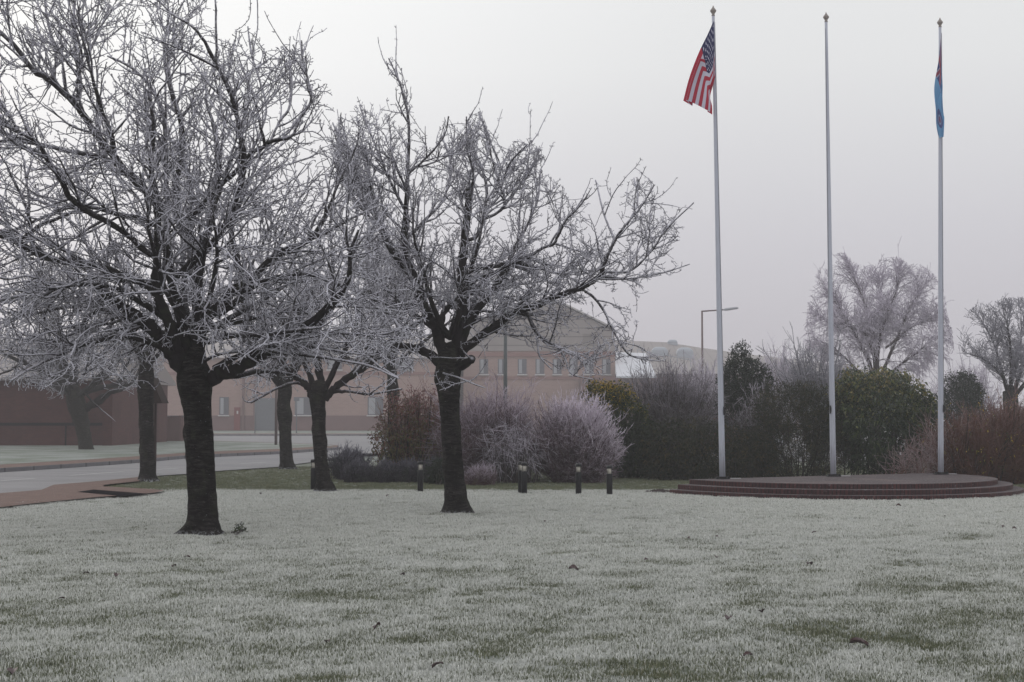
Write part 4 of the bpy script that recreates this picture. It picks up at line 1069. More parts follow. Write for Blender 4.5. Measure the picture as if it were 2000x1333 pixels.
# mauve twiggy shrub
twiggy('bare_shrub', B_(960, 35.6), 'wide mauve-brown twiggy shrub with arching frosted stems behind the lone lawn tree', [(930,860,90,90),(1000,850,90,95,.3),(970,790,85,50,.3),(890,850,60,80)], 35.6, 760, M['mauve'], 43, r=.0068, side=11, sl=(.2,.6), frt=1., upw=.25, sub=1, arch=.5, spread=.35)
twiggy('bare_shrub', B_(1010, 34.6), 'pale arching sprays drooping from the front of the mauve shrub', [(975,860,45,45),(1030,860,50,50)], 34.6, 90, M['birch'], 44, r=.0065, side=9, sl=(.2,.5), frt=.8, upw=-.5, arch=.9, spread=.6, zfr=False)
# tamarisk
twiggy('tamarisk_shrub', B_(1120, 35.0), 'dense rounded shrub with pink-white feathery frosted shoots', [(1125,860,92,92),(1165,870,58,68,-.3),(1080,850,60,75),(1130,800,66,42)], 35.0, 1500, M['tamarisk'], 45, r=.0062, side=13, sl=(.12,.32), frt=1.15, upw=.55, sub=1, tipout=.7, xfr=True, shell=.4, spread=.3, arch=.25)
# low grey hedge
twiggy('low_hedge', B_(690, 36.5), 'low dark grey twiggy hedge with a taller sprawling left end', [(690,910,40,32),(670,905,28,26)], 36.5, 420, M['lavender'], 46, r=.006, side=8, sl=(.1,.3), frt=.9, upw=.4, sub=1, spread=.6, shell=.7)
for k, (cx, w_) in enumerate([(700,40),(752,44),(800,40),(846,30)]):
    twiggy('lavender_bush', B_(cx, 35.0), ['dark grey lavender bush at the left end of the low clipped row', 'second dark grey lavender bush in the low clipped row', 'third dark grey lavender bush, just left of a bollard light', 'last dark grey lavender bush, right of a bollard light'][k], [(cx,928,w_*.72,25)], 35.0, 520, M['lavender'], 47+k, 'low row of dark grey lavender bushes', r=.0055, side=5, sl=(.06,.18), frt=.75, upw=.5, spread=.75, shell=.6)
twiggy('lavender_bush', B_(938, 33.6), 'small lilac-grey lavender clump just right of the lone tree trunk', [(938,937,34,24)], 33.6, 300, M['mauve'], 55, r=.005, side=5, sl=(.06,.18), frt=1., upw=.5, spread=.7, shell=.6)
leafy('fern', B_(858, 34.0), 'dark green fern-like plant just left of the lone tree trunk', [(858,925,24,28)], 34.0, 2200, .10, .03, M['holly'], 56, shell=.8, fr_top=.2, stems=20, cat='plant')
# right of tamarisk
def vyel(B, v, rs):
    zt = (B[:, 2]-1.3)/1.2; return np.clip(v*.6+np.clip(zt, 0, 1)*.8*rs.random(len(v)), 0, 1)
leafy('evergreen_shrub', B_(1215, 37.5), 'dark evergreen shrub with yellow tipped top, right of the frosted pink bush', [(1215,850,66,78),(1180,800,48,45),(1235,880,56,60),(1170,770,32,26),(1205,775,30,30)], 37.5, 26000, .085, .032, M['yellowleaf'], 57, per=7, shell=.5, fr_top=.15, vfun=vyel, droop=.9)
twiggy('bare_shrub', B_(1310, 39.5), 'large open grey-brown frosted shrub left of the left flagpole', [(1300,800,95,110),(1355,790,75,90,.4),(1250,760,45,60),(1310,740,60,50),(1290,880,80,60)], 39.5, 900, M['greystem'], 58, r=.0075, side=11, sl=(.15,.5), frt=1., upw=.3, sub=1, arch=.3, spread=.35, shell=.7)
leafy('low_shrub', B_(1350, 36.5), 'low dark fern-leaved shrub at the foot of the left flagpole', [(1325,885,72,68),(1400,890,75,62),(1460,890,62,52),(1300,920,40,34)], 36.5, 16000, .11, .028, M['conifer'], 59, per=8, shell=.5, fr_top=.25, droop=.9)
leafy('evergreen_shrub', B_(1450, 41), 'dark pointed evergreen shrub just right of the left flagpole', [(1445,830,62,85),(1448,755,44,58),(1447,705,22,34),(1480,740,28,38),(1425,745,22,38),(1475,800,45,60)], 41.0, 26000, .075, .035, M['holly'], 60, per=7, shell=.5, fr_top=.4, up=.6, droop=.1)
twiggy('bare_shrub', B_(1490, 39.3), 'lightly frosted blue-white twigs leaning out of the pointed evergreen', [(1490,790,48,60),(1440,830,42,50)], 39.3, 130, M['birch'], 61, r=.006, side=9, sl=(.15,.4), frt=.75, sub=1)
leafy('conifer_shrub', B_(1565, 36.5), 'broad brown-green domed conifer bush behind the middle flagpole', [(1560,850,92,95),(1540,800,72,55),(1600,810,62,62),(1510,880,52,60),(1620,870,50,70)], 36.5, 42000, .070, .018, M['conifer'], 62, per=10, shell=.4, fr_top=.2, up=.5, droop=.2)
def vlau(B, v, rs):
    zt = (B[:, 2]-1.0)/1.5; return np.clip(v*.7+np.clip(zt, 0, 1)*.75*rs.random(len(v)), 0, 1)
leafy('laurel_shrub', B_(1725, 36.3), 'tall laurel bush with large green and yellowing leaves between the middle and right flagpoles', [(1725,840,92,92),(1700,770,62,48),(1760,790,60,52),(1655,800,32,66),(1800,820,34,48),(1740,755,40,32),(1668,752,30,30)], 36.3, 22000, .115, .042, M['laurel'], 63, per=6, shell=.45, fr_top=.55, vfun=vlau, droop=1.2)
leafy('evergreen_shrub', B_(1880, 55), 'small rounded far evergreen, dulled by mist, behind the right flagpole', [(1875,800,44,75),(1890,770,28,40)], 55.0, 9000, .11, .05, M['holly'], 64, per=7, shell=.5, fr_top=.3)
# dogwood at right
twiggy('dogwood_shrub', B_(1930, 34.6), 'big red-brown twiggy bush at the right edge behind the plinth', [(1920,880,115,85),(1990,870,100,100),(1870,880,85,75),(2070,860,110,100),(1960,820,70,45)], 34.6, 1900, M['dogwood'], 65, r=.0065, side=10, sl=(.15,.45), frt=.85, upw=.5, sub=1, spread=.5, shell=.7)
twiggy('dogwood_shrub', B_(1795, 34.4), 'pale frosted stems leaning left off the red-brown bush', [(1800,890,45,45),(1775,905,42,30),(1840,850,40,42)], 34.4, 110, M['dogfrost'], 66, r=.006, side=7, sl=(.2,.5), frt=1., upw=.2, spread=1.3, zfr=False)
def vy(B, v, rs): return np.clip(.7+rs.normal(0, .15, len(v)), 0, 1)
leafy('sparse_shrub', B_(1900, 34.3), 'scattered yellow leaves clinging in the red-brown bush', [(1920,850,110,75),(1990,840,70,70)], 34.3, 500, .06, .028, M['yellowleaf'], 67, per=3, shell=.6, fr_top=.3, droop=1.2, vfun=vy, stems=60)
# misty small trees behind the hedge
def mist_tree(px, py, D, lumps_, n, seed, label, mat='birch', r=.014, name='small_tree', side=9, sub=1, sl=(.3, .9)):
    return twiggy(name, B_(px, D), label, lumps_, D, n, M[mat], seed, None, r=r, side=side, sl=sl, frt=1., upw=.35, sub=sub, spread=.06, arch=.3, cat='tree', shell=.8, zfr=False)
mist_tree(1600, 870, 52, [(1595,720,88,75),(1560,700,45,45),(1640,700,45,50)], 170, 70, 'spreading bare tree with dark crooked branches behind the domed conifer', 'oak', .013, side=10)
mist_tree(1530, 870, 82, [(1525,730,70,68)], 260, 71, 'pale misty bare tree fading behind the pointed evergreen', 'birch', .016)
mist_tree(1905, 870, 85, [(1900,740,65,60),(1850,760,50,60)], 260, 72, 'pale misty bare tree behind the right flagpole', 'birch', .016)
mist_tree(1375, 870, 64, [(1375,750,62,62)], 200, 73, 'misty grey bare tree beside the tall double-arm lamp', 'birch', .013)
mist_tree(1620, 870, 95, [(1640,760,140,70)], 300, 74, 'wide hazy thicket-like tree far behind the laurel and conifer', 'birch', .018)

# ================================================================== BUILDINGS
t = NT('hazed_pink_brick'); p = t.pos(); br = t.new('ShaderNodeTexBrick'); mp = t.new('ShaderNodeMapping'); mp.inputs['Rotation'].default_value = (R(90), 0, 0); t.l.new(p, mp.inputs[0]); t.l.new(mp.outputs[0], br.inputs['Vector'])
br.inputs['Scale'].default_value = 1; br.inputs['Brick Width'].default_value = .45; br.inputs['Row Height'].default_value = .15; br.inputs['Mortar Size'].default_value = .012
br.inputs['Color1'].default_value = (.34, .225, .200, 1); br.inputs['Color2'].default_value = (.39, .265, .235, 1); br.inputs['Mortar'].default_value = (.42, .35, .33, 1)  # brick tone muted: distance haze painted into the wall colour
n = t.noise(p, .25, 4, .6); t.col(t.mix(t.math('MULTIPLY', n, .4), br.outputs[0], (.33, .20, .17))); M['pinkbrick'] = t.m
def brickm(name, c1, c2, mo, rot=True):
    t = NT(name); p = t.pos(); br = t.new('ShaderNodeTexBrick')
    cx = t.xyz(p); cb = t.new('ShaderNodeCombineXYZ'); t.l.new(t.math('ADD', cx[0], cx[1]), cb.inputs[0]); t.l.new(cx[2], cb.inputs[1]); t.l.new(cb.outputs[0], br.inputs['Vector'])
    br.inputs['Scale'].default_value = 1; br.inputs['Brick Width'].default_value = .23; br.inputs['Row Height'].default_value = .075; br.inputs['Mortar Size'].default_value = .008
    br.inputs['Color1'].default_value = (*c1, 1); br.inputs['Color2'].default_value = (*c2, 1); br.inputs['Mortar'].default_value = (*mo, 1)
    n = t.noise(p, .6, 4, .6); t.col(t.mix(t.math('MULTIPLY', t.step(n, .35, .7), .5), br.outputs[0], tuple(x*.6 for x in c1))); t.bump(br.outputs['Fac'], .4, -.01); return t.m
M['darkbrick'] = brickm('dark_red_brick', (.070, .020, .018), (.10, .030, .026), (.07, .045, .042))
M['redbrick'] = plain('red_brick_band', (.28, .155, .14), .85, var=.1, scl=1)  # band kept close to the wall tone, haze put into its colour
M['dadobrick'] = plain('brown_dado_brick', (.20, .12, .115), .85, var=.12, scl=1)
def sheet(name, c, per, amt, axis=0, rough=.6):
    t = NT(name); p = t.xyz(t.pos())[axis]; w = t.math('FRACT', t.math('DIVIDE', p, per)); l = t.step(w, .86, .95)
    n = t.noise(t.pos(), .4, 4, .6); cc = t.mix(n, tuple(x*.85 for x in c), tuple(min(1, x*1.12) for x in c))
    t.col(t.mix(t.math('MULTIPLY', l, amt), cc, tuple(x*.35 for x in c))); t.b.inputs['Roughness'].default_value = rough; return t.m
M['clad'] = sheet('grey_panel_cladding', (.31, .275, .265), .95, .8, 2)
M['corr'] = sheet('pale_corrugated_roof', (.47, .45, .45), .8, .5, 0)
M['whitecorr'] = sheet('frosted_white_corrugated_roof', (.70, .71, .76), .9, .30, 0)
M['felt'] = sheet('grey_brown_roof_sheet', (.27, .24, .235), 1.4, .35, 0)
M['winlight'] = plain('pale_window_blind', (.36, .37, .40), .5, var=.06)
M['windark'] = plain('hazed_window_glass', (.12, .12, .14), .5, var=.1)  # panes lightened, less contrast with blinds: haze painted into the window colours
M['sill'] = plain('pale_stone_sill', (.62, .60, .60), .8)
M['greydoor'] = plain('grey_shutter_door', (.16, .17, .19), .6)
M['reddoor'] = plain('red_door', (.20, .05, .045), .5)
M['dome'] = plain('frosted_rooflight', (.42, .45, .50), .4, var=.05)
DW = 156.0
def q(px, py, d=DW): return W(px, py, d)
mainb = empty('brick_building', (q(1000, 840).x, DW, 0), 'large pink brick building with wide gable and a row of narrow upper windows', 'building')
def zz(py, d=DW): return q(1000, py, d).z
def xx(px, d=DW): return q(px, 700, d).x
mb = MB()   # gable block wall below cladding
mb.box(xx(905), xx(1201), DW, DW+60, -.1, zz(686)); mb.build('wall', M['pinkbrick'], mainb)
g = [(xx(905), zz(686)), (xx(905), zz(636)), (xx(924), zz(626)), (xx(1072), zz(588)), (xx(1094), zz(594)), (xx(1192), zz(642)), (xx(1200), zz(650)), (xx(1201), zz(686))]
mb = MB(); mb.prism([(x, DW-.12, z) for x, z in g], (0, 60, 0)); mb.build('gable_cladding', M['clad'], mainb)
mb = MB(); pr = [(xx(903), zz(634)), (xx(1072), zz(586.5)), (xx(1095), zz(592.5)), (xx(1194), zz(641)), (xx(1203), zz(650))]; pr2 = [(x, z+.18) for x, z in pr]
mb.prism([(x, DW-.5, z) for x, z in pr+pr2[::-1]], (0, 60.6, 0)); mb.build('roof', M['corr'], mainb)
mb = MB(); mb.box(xx(898), xx(1201)+.05, DW-.16, DW-.002, zz(697), zz(688.5)); mb.build('brick_band', M['redbrick'], mainb)
mb = MB(); mb.box(xx(898), xx(1201)+.05, DW-.10, DW-.002, zz(742), zz(736)); mb.build('brick_band', M['redbrick'], mainb)
mb = MB(); mb.box(xx(1130), xx(1201)+.3, DW-6, DW-.01, -.1, zz(741)); mb.build('porch_block', M['dadobrick'], mainb)
for cx in (945, 981, 1020, 1054.5, 1088, 1120, 1151, 1184):
    w_ = 8.5
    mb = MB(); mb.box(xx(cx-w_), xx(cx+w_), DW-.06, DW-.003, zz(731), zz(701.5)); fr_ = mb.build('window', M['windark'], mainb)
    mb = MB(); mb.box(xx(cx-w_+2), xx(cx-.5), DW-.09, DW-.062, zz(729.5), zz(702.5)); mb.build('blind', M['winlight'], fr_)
    mb = MB(); mb.box(xx(cx-w_-1.5), xx(cx+w_+1.5), DW-.26, DW-.01, zz(733.6), zz(731.2)); mb.build('sill', M['sill'], fr_)
mb = MB(); mb.box(xx(1140), xx(1170), DW-.16, DW-.13, zz(670), zz(652))
for k in range(7): mb.box(xx(1140), xx(1170), DW-.22, DW-.163, zz(669-k*2.6), zz(668.2-k*2.6))
mb.build('vent_louvre', M['clad'], mainb)
# long left wing
wing = empty('brick_building', (q(620, 840).x, DW-3, 0), 'long low pink brick wing with a brown dado, seen beneath the tree crowns', 'building')
DL = DW-4
def xl(px): return q(px, 700, DL).x
def zl(py): return q(1000, py, DL).z
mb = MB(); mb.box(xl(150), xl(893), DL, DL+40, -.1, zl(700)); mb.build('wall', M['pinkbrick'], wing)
mb = MB(); mb.prism([(xl(145), DL-.5, zl(700)), (xl(145), DL+20, zl(640)), (xl(145), DL+41, zl(700))], (xl(900)-xl(145), 0, 0)); mb.build('roof', M['felt'], wing)
mb = MB(); mb.box(xl(150)-.05, xl(893)+.05, DL-.08, DL-.002, -.1, zl(812)); mb.build('dado', M['dadobrick'], wing)
mb = MB(); mb.box(xl(150), xl(893), DL-.10, DL-.003, zl(733), zl(727)); mb.build('brick_band', M['redbrick'], wing)
for (a, b_, y0, y1) in [(577, 612, 776, 811), (719, 749, 776, 811), (640, 668, 700, 722), (780, 808, 700, 722), (430, 448, 776, 811)]:
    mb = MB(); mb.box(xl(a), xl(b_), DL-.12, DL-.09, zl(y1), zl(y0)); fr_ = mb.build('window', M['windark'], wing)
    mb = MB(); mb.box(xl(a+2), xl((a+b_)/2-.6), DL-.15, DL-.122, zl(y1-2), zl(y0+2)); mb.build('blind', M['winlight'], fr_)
    mb = MB(); mb.box(xl(a-2), xl(b_+2), DL-.30, DL-.09, zl(y1+2.4), zl(y1+.2)); mb.build('sill', M['sill'], fr_)
mb = MB(); mb.box(xl(459), xl(471), DL-.18, DL-.09, .15, zl(796)); dr = mb.build('door', M['reddoor'], wing)
mb = MB(); mb.box(xl(464), xl(467), DL-.21, DL-.182, zl(809), zl(803)); mb.build('notice', M['sill'], dr)
mb = MB(); mb.box(xl(500), xl(540), DL-.18, DL-.09, .15, zl(778)); mb.build('shutter_door', M['greydoor'], wing)
for cx in (475, 497, 541, 625): 
    mb = MB(); mb.box(xl(cx), xl(cx+3.5), DL-.35, DL-.085, -.1, zl(735)); mb.build('downpipe', M['dadobrick'], wing)
# long roofed building on the right
DR = 170.0
def xr(px): return q(px, 700, DR).x
def zr(py): return q(1000, py, DR).z
rb = empty('long_roof_building', (xr(1350), DR, 0), 'long low building with grey-brown roof and domed rooflights, right of the gabled block', 'building')
mb = MB(); mb.box(xr(1190), xr(1700), DR, DR+30, -.1, zr(730)); mb.build('wall', M['dadobrick'], rb)
ridge = [(1190, 662), (1202, 664), (1330, 669), (1400, 679), (1500, 692), (1700, 712)]
V = []; Fc = []
for px_, py_ in ridge:
    V += [(xr(px_), DR-1, zr(731)), (xr(px_), DR+16, W(px_, py_, DR+16).z), (xr(px_), DR+32, zr(728))]
for i in range(len(ridge)-1):
    a = i*3; Fc += [(a, a+3, a+4, a+1), (a+1, a+4, a+5, a+2)]
n_ = (len(ridge)-1)*3; Fc += [(0, 1, 2), (n_, n_+2, n_+1)]
mb = MB(); mb.add(V, Fc); mb.build('roof', M['felt'], rb)
for cx, cy, s_ in ((1288, 686, 16), (1337, 687, 16), (1313, 668.5, 10)):
    dd = DR+(9 if cy > 680 else 15.5); c_ = W(cx, cy, dd); w_ = s_/SC(dd)*1.0
    mb = MB(); mb.box(c_.x-w_, c_.x+w_, c_.y-w_*.7, c_.y+w_*.7, c_.z-1.2, c_.z-.15)
    ring = []
    for k in range(4):
        f_ = [1.0, .93, .72, .40][k]; z_ = [-.15, .12, .38, .50][k]*s_/16; ring.append([(c_.x+sx*w_*f_, c_.y+sy*w_*.7*f_, c_.z+z_) for sx, sy in ((-1, -1), (1, -1), (1, 1), (-1, 1))])
    vs = [v for r_ in ring for v in r_]; fs = [(4*k+j, 4*k+(j+1) % 4, 4*k+4+(j+1) % 4, 4*k+4+j) for k in range(3) for j in range(4)]+[(12, 13, 14, 15)]
    mb.add(vs, fs); mb.build('rooflight', M['dome'], rb, bevel=.08)
# white roofed annex
DA = 150.0
an = empty('white_roof_annex', (W(1245, 800, DA).x, DA, 0), 'annex with frosted white corrugated roof and railing, tucked beside the gabled block', 'building')
def xa(px): return q(px, 700, DA).x
def za(py, d=DA): return q(1000, py, d).z
mb = MB(); mb.box(xa(1203), xa(1300), DA+1, DA+14, -.1, za(737)); mb.build('wall', M['dadobrick'], an)
A, B2 = W(1203, 735, DA), W(1282, 735, DA); C2, D2_ = W(1262, 690, DA+13), W(1201, 688, DA+13)
mb = MB(); mb.add([A, B2, C2, D2_, A-Vector((0,0,.2)), B2-Vector((0,0,.2)), C2-Vector((0,0,.2)), D2_-Vector((0,0,.2))], [(0,1,2,3),(7,6,5,4),(0,4,5,1),(1,5,6,2),(2,6,7,3),(3,7,4,0)]); mb.build('roof', M['whitecorr'], an)
mb = MB()
for k in range(9):
    a_ = W(1245+k*13, 683+k*2.6, DA+14); mb.tube([a_, a_-Vector((0, 0, .8))], .04, 5)
mb.tube([W(1245, 683, DA+14), W(1245+8*13, 683+8*2.6, DA+14)], .05, 5); mb.build('railing', M['dome'], an)

# near dark brick building at left, on the island
DN = (EYE-.15)*F/(870.5-HZ)
def xn(px, d=DN): return W(px, 800, d).x
nb = empty('dark_brick_building', (xn(60), DN, .15), 'low dark red brick building at the left edge behind the wide frosted tree', 'building')
hgt = W(0, 738, DN).z
mb = MB(); mb.box(xn(-330), xn(205), DN, DN+12, .0, hgt); mb.build('wall', M['darkbrick'], nb)
mb = MB(); mb.box(xn(206), xn(225), DN-.5, DN+11, .0, hgt); mb.build('pilaster', M['darkbrick'], nb)
mb = MB(); mb.box(xn(-330), xn(205), DN-.04, DN-.002, W(0, 832, DN).z, W(0, 826, DN).z); mb.build('string_course', M['slab'], nb)
mb = MB(); mb.tube([(xn(130), DN-.08, .15), (xn(130), DN-.08, W(0, 832, DN).z)], .04, 8); mb.build('downpipe', M['slab'], nb)
mb = MB(); mb.prism([(xn(-335), DN-.5, hgt), (xn(-335), DN+5.5, hgt+2.2), (xn(-335), DN+12.5, hgt), (xn(-335), DN+12.5, hgt-.15), (xn(-335), DN-.5, hgt-.15)], (xn(230)-xn(-335), 0, 0)); mb.build('roof', M['felt'], nb)
nb2 = empty('brick_store', (xn(245), DN+6, .15), 'small dark brick store just right of the low brick building', 'building')
d2 = DN+6
mb = MB(); mb.box(W(226,800,d2).x, W(266,800,d2).x, d2, d2+6, 0, W(0, 748, d2).z); mb.build('wall', M['darkbrick'], nb2)
mb = MB(); mb.box(W(223,800,d2).x, W(269,800,d2).x, d2-.2, d2+6.2, W(0, 748, d2).z, W(0, 743, d2).z); mb.build('roof', M['felt'], nb2)
# low brick wall
dl = (EYE-.15)*F/(862-HZ)
lwl = empty('brick_wall', (W(335,850,dl).x, dl, .15), 'low free-standing brick wall panel beside the parked grey car', 'wall')
mb = MB(); mb.box(W(316,800,dl).x, W(358,800,dl).x, dl, dl+.3, .1, W(0, 814, dl).z); mb.build('panel', M['dadobrick'], lwl)
mb = MB(); mb.box(W(313,800,dl).x, W(318,800,dl).x, dl-.1, dl+.4, .1, W(0, 812, dl).z); mb.build('pier', M['dadobrick'], lwl)
mb = MB(); mb.box(W(350,800,dl).x, W(355,800,dl).x, dl-.1, dl+.4, .1, W(0, 812, dl).z); mb.build('pier', M['dadobrick'], lwl)
mb = MB(); mb.box(W(315,800,dl).x, W(359,800,dl).x, dl-.05, dl+.35, W(0, 814, dl).z, W(0, 812.6, dl).z); mb.build('coping', M['kerb'], lwl)

# timber shelter beside tree 5
M['timber'] = plain('dark_stained_timber', (.035, .020, .018), .8, var=.25, scl=12)
ds = 39.5
sh = empty('timber_shelter', (W(303,900,ds).x, ds, 0), 'dark timber post with a steep little gabled roof behind the straight trunk', 'shelter')
mb = MB(); mb.box(W(300.5,850,ds).x, W(304.5,850,ds).x, ds, ds+.09, -.05, W(0,785,ds).z); mb.build('post', M['timber'], sh)
tp = W(299,738,ds); a_, b_ = W(277,788,ds), W(322.5,788,ds)
mb = MB(); mb.prism([(a_.x, ds-.35, a_.z), (b_.x, ds-.35, b_.z), (tp.x+.03, ds-.35, tp.z), (tp.x-.03, ds-.35, tp.z)], (0, .8, 0)); mb.build('roof', M['timber'], sh, bevel=.01)

# ================================================================== LAMPS AND POSTS
M['lamp_grey'] = plain('grey_green_lamp_paint', (.11, .12, .125), .5)
M['lamp_brown'] = plain('brown_lamp_paint', (.14, .10, .10), .5)
M['lampface'] = plain('pale_lamp_glass', (.42, .43, .46), .3, var=.05)
dlp = 44.0; b_ = W(987, 900, dlp); zt = W(987, 628, dlp).z
la = empty('lamp_post', (b_.x, dlp, 0), 'grey lamp post with tilted round lamp head, rising out of the mauve shrub', 'lamp post')
mb = MB(); mb.tube([(b_.x, dlp, -.05), (b_.x, dlp, zt*.5), (b_.x, dlp, zt)], [.072, .062, .055], 14); mb.build('column', M['lamp_grey'], la, True)
mb = MB(); mb.rev([(.085, -.05), (.10, .0), (.10, .10), (.06, .14)], (b_.x, dlp, zt), 14); mb.build('collar', M['lampface'], la, True)
hc = W(982, 609, dlp)
mb = MB(); 
ax = Vector((-.75, .25, .45)).normalized(); mb.tube([hc-ax*.10, hc-ax*.06, hc+ax*.04, hc+ax*.09], [.12, .24, .27, .25], 20); hd = mb.build('lamp_head', M['dark_metal'], la, True)
mb = MB(); mb.tube([hc-ax*.16, hc-ax*.105], [.13, .16], 18); mb.build('lamp_glass', M['lampface'], hd, True)
dl2 = 95.0; b_ = W(1372.5, 800, dl2); tz = W(1372, 608, dl2).z
lb = empty('street_lamp', (b_.x, dl2, 0), 'tall thin street lamp with one long sideways arm, misty beside the left flagpole', 'street lamp')
mb = MB(); mb.tube([(b_.x, dl2, 0), (b_.x, dl2, tz)], [.10, .06], 10); mb.build('column', M['lamp_brown'], lb, True)
e_ = W(1412, 605.5, dl2); e2 = W(1442, 602.5, dl2)
mb = MB(); mb.tube([(b_.x-.05, dl2, tz-.02), (e_.x, dl2, e_.z)], [.05, .045], 8); mb.build('arm', M['lamp_brown'], lb, True)
mb = MB(); mb.tube([(e_.x, dl2, e_.z), (e_.x+.25, dl2, e_.z+.03), (e2.x-.1, dl2, e2.z+.02), (e2.x, dl2, e2.z)], [.05, .10, .085, .04], 10); mb.build('lamp_head', M['lampface'], lb, True)
dp = (EYE-.15)*F/(869.5-HZ); b_ = W(539, 860, dp)
pp = empty('street_lamp', (b_.x, dp, .15), 'brown street lamp post on the grass island, its head lost among branches', 'street lamp')
mb = MB(); mb.tube([(b_.x, dp, .1), (b_.x, dp, 5.6)], [.075, .06], 10); mb.build('column', M['lamp_brown'], pp, True)
mb = MB(); mb.tube([(b_.x, dp, 5.55), (b_.x+1.1, dp, 5.75)], .035, 8); mb.build('arm', M['lamp_brown'], pp, True)
mb = MB(); mb.tube([(b_.x+1.0, dp, 5.73), (b_.x+1.2, dp, 5.77), (b_.x+1.6, dp, 5.8)], [.05, .10, .06], 8); mb.build('lamp_head', M['lampface'], pp, True)
for px_, h_, lb_ in ((498, 770, 'thin grey sign pole on the far verge before the grey shutter door'), (579, 776, 'thin grey sign pole on the far verge before the wing window')):
    dq = 127.0; b_ = W(px_, 840, dq)
    r_ = empty('thin_pole', (b_.x, dq, .15), lb_, 'pole', 'thin poles on the far verge')
    mb = MB(); mb.tube([(b_.x, dq, .1), (b_.x, dq, W(px_, h_, dq).z)], .05, 8); mb.build('column', M['greydoor'], r_, True)
    mb = MB(); mb.box(b_.x-.25, b_.x+.25, dq-.06, dq-.04, W(px_, h_, dq).z-.35, W(px_, h_, dq).z); mb.build('sign_plate', M['greydoor'], r_)

# ================================================================== CARS
M['rubber'] = plain('tyre_rubber', (.015, .015, .016), .9); M['rim'] = plain('alloy_rim', (.35, .36, .38), .35, .6)
M['carglass'] = plain('car_glass', (.05, .06, .075), .1, var=.02); M['headl'] = plain('headlight', (.6, .62, .65), .15, var=.02); M['taill'] = plain('taillight', (.35, .02, .02), .3)
def car(loc, rz, colr, label, van=False):
    r = empty('parked_car', loc, label, 'car', 'parked cars in the mist', rz)
    bm_ = plain('car_paint_'+str(rnd.random())[2:6], colr, .3, var=.03)
    H = 1.48; sec = [(-2.1,.42,.60,.62),(-2.05,.30,.80,.78),(-1.6,.24,.90,.84),(-.9,.22,.94,.86),(0,.22,.93,.87),(1.0,.22,.95,.86),(1.7,.24,.92,.84),(2.05,.30,.82,.78),(2.12,.42,.62,.66)]
    V = []; Fc = []
    for x, z0, z1, w in sec:
        zm = (z0+z1)/2
        V += [(x,-w*.93,z0),(x,-w,zm),(x,-w*.95,z1-.04),(x,-w*.80,z1),(x,w*.80,z1),(x,w*.95,z1-.04),(x,w,zm),(x,w*.93,z0)]
    for i in range(len(sec)-1):
        for k in range(8): a = i*8+k; b = i*8+(k+1) % 8; Fc.append((a, b, b+8, a+8))
    Fc += [tuple(range(8))[::-1], tuple(range((len(sec)-1)*8, len(sec)*8))]
    mb = MB(); mb.add(V, Fc); mb.build('body', bm_, r, True, rotlocal=True)
    cab = [(-1.35,.90,.74),(-.55,H-.03,.58),(.85,H,.58),(1.75,.92,.72)]
    V = []; Fc = []
    for x, z, w in cab: V += [(x, -w, z), (x, w, z)]
    V += [(-1.3,-.76,.86),(-1.3,.76,.86),(1.7,-.74,.86),(1.7,.74,.86)]
    Fc = [(0,1,3,2),(4,5,7,6),(0,2,4,6,10,8),(1,9,11,7,5,3)]
    mb = MB(); mb.add(V, Fc); mb.build('window', M['carglass'], r, rotlocal=True)
    mb = MB(); mb.add([(-.62,-.60,H-.05),(.92,-.60,H-.02),(.92,.60,H-.02),(-.62,.60,H-.05),(-.5,-.55,H+.02),(.8,-.55,H+.04),(.8,.55,H+.04),(-.5,.55,H+.02)], [(0,3,2,1),(4,5,6,7),(0,1,5,4),(1,2,6,5),(2,3,7,6),(3,0,4,7)])
    for y_ in (-1, 1):
        for (xa_, za_, xb_, zb_, wa, wb) in ((-1.35,.90,-.58,H-.02,.75,.59),(.88,H-.02,1.76,.92,.59,.73),(.1,.9,.1,H-.02,.77,.60)):
            mb.tube([(xa_, y_*wa, za_), (xb_, y_*wb, zb_)], .035, 6)
    mb.build('roof', bm_, r, rotlocal=True)
    for x_ in (-1.3, 1.32):
        for y_ in (-.78, .78):
            mb = MB(); mb.tube([(x_, y_-.1, .31), (x_, y_+.1, .31)], .31, 20); w_ = mb.build('wheel', M['rubber'], r, rotlocal=True)
            mb = MB(); s_ = 1 if y_ > 0 else -1; mb.tube([(x_, y_+s_*.09, .31), (x_, y_+s_*.115, .31)], .20, 14); mb.build('rim', M['rim'], w_, rotlocal=True)
    for y_ in (-.6, .6):
        mb = MB(); mb.box(-2.13, -2.0, y_-.16, y_+.16, .60, .74); mb.build('headlight', M['headl'], r, rotlocal=True, bevel=.02)
        mb = MB(); mb.box(2.0, 2.14, y_-.14, y_+.14, .66, .82); mb.build('taillight', M['taill'], r, rotlocal=True, bevel=.02)
    return r
dc = 96.0
car((W(304, 840, dc).x, dc, .04), R(8), (.14, .15, .18), 'grey car parked beyond the low brick wall, left of the thick near trunk')
dc = 70.0
for px_, dd, rz, cc, lb_ in ((1292, 66, 92, (.55,.57,.60), 'white car seen through the open grey shrub'), (1340, 72, 85, (.10,.11,.14), 'dark car glimpsed through twigs between a white and a red car'), (1392, 64, 88, (.38,.05,.06), 'red car glimpsed beside the left flagpole through the hedge'), (1440, 70, 95, (.55,.57,.62), 'silver car behind the pointed evergreen'), (1262, 74, 90, (.5,.52,.55), 'pale car mostly hidden behind the yellow tipped evergreen'), (1955, 60, 90, (.6,.62,.66), 'white car glimpsed through the red-brown bush')):
    car((W(px_, 840, dd).x, dd, .04), R(rz-90), cc, lb_)

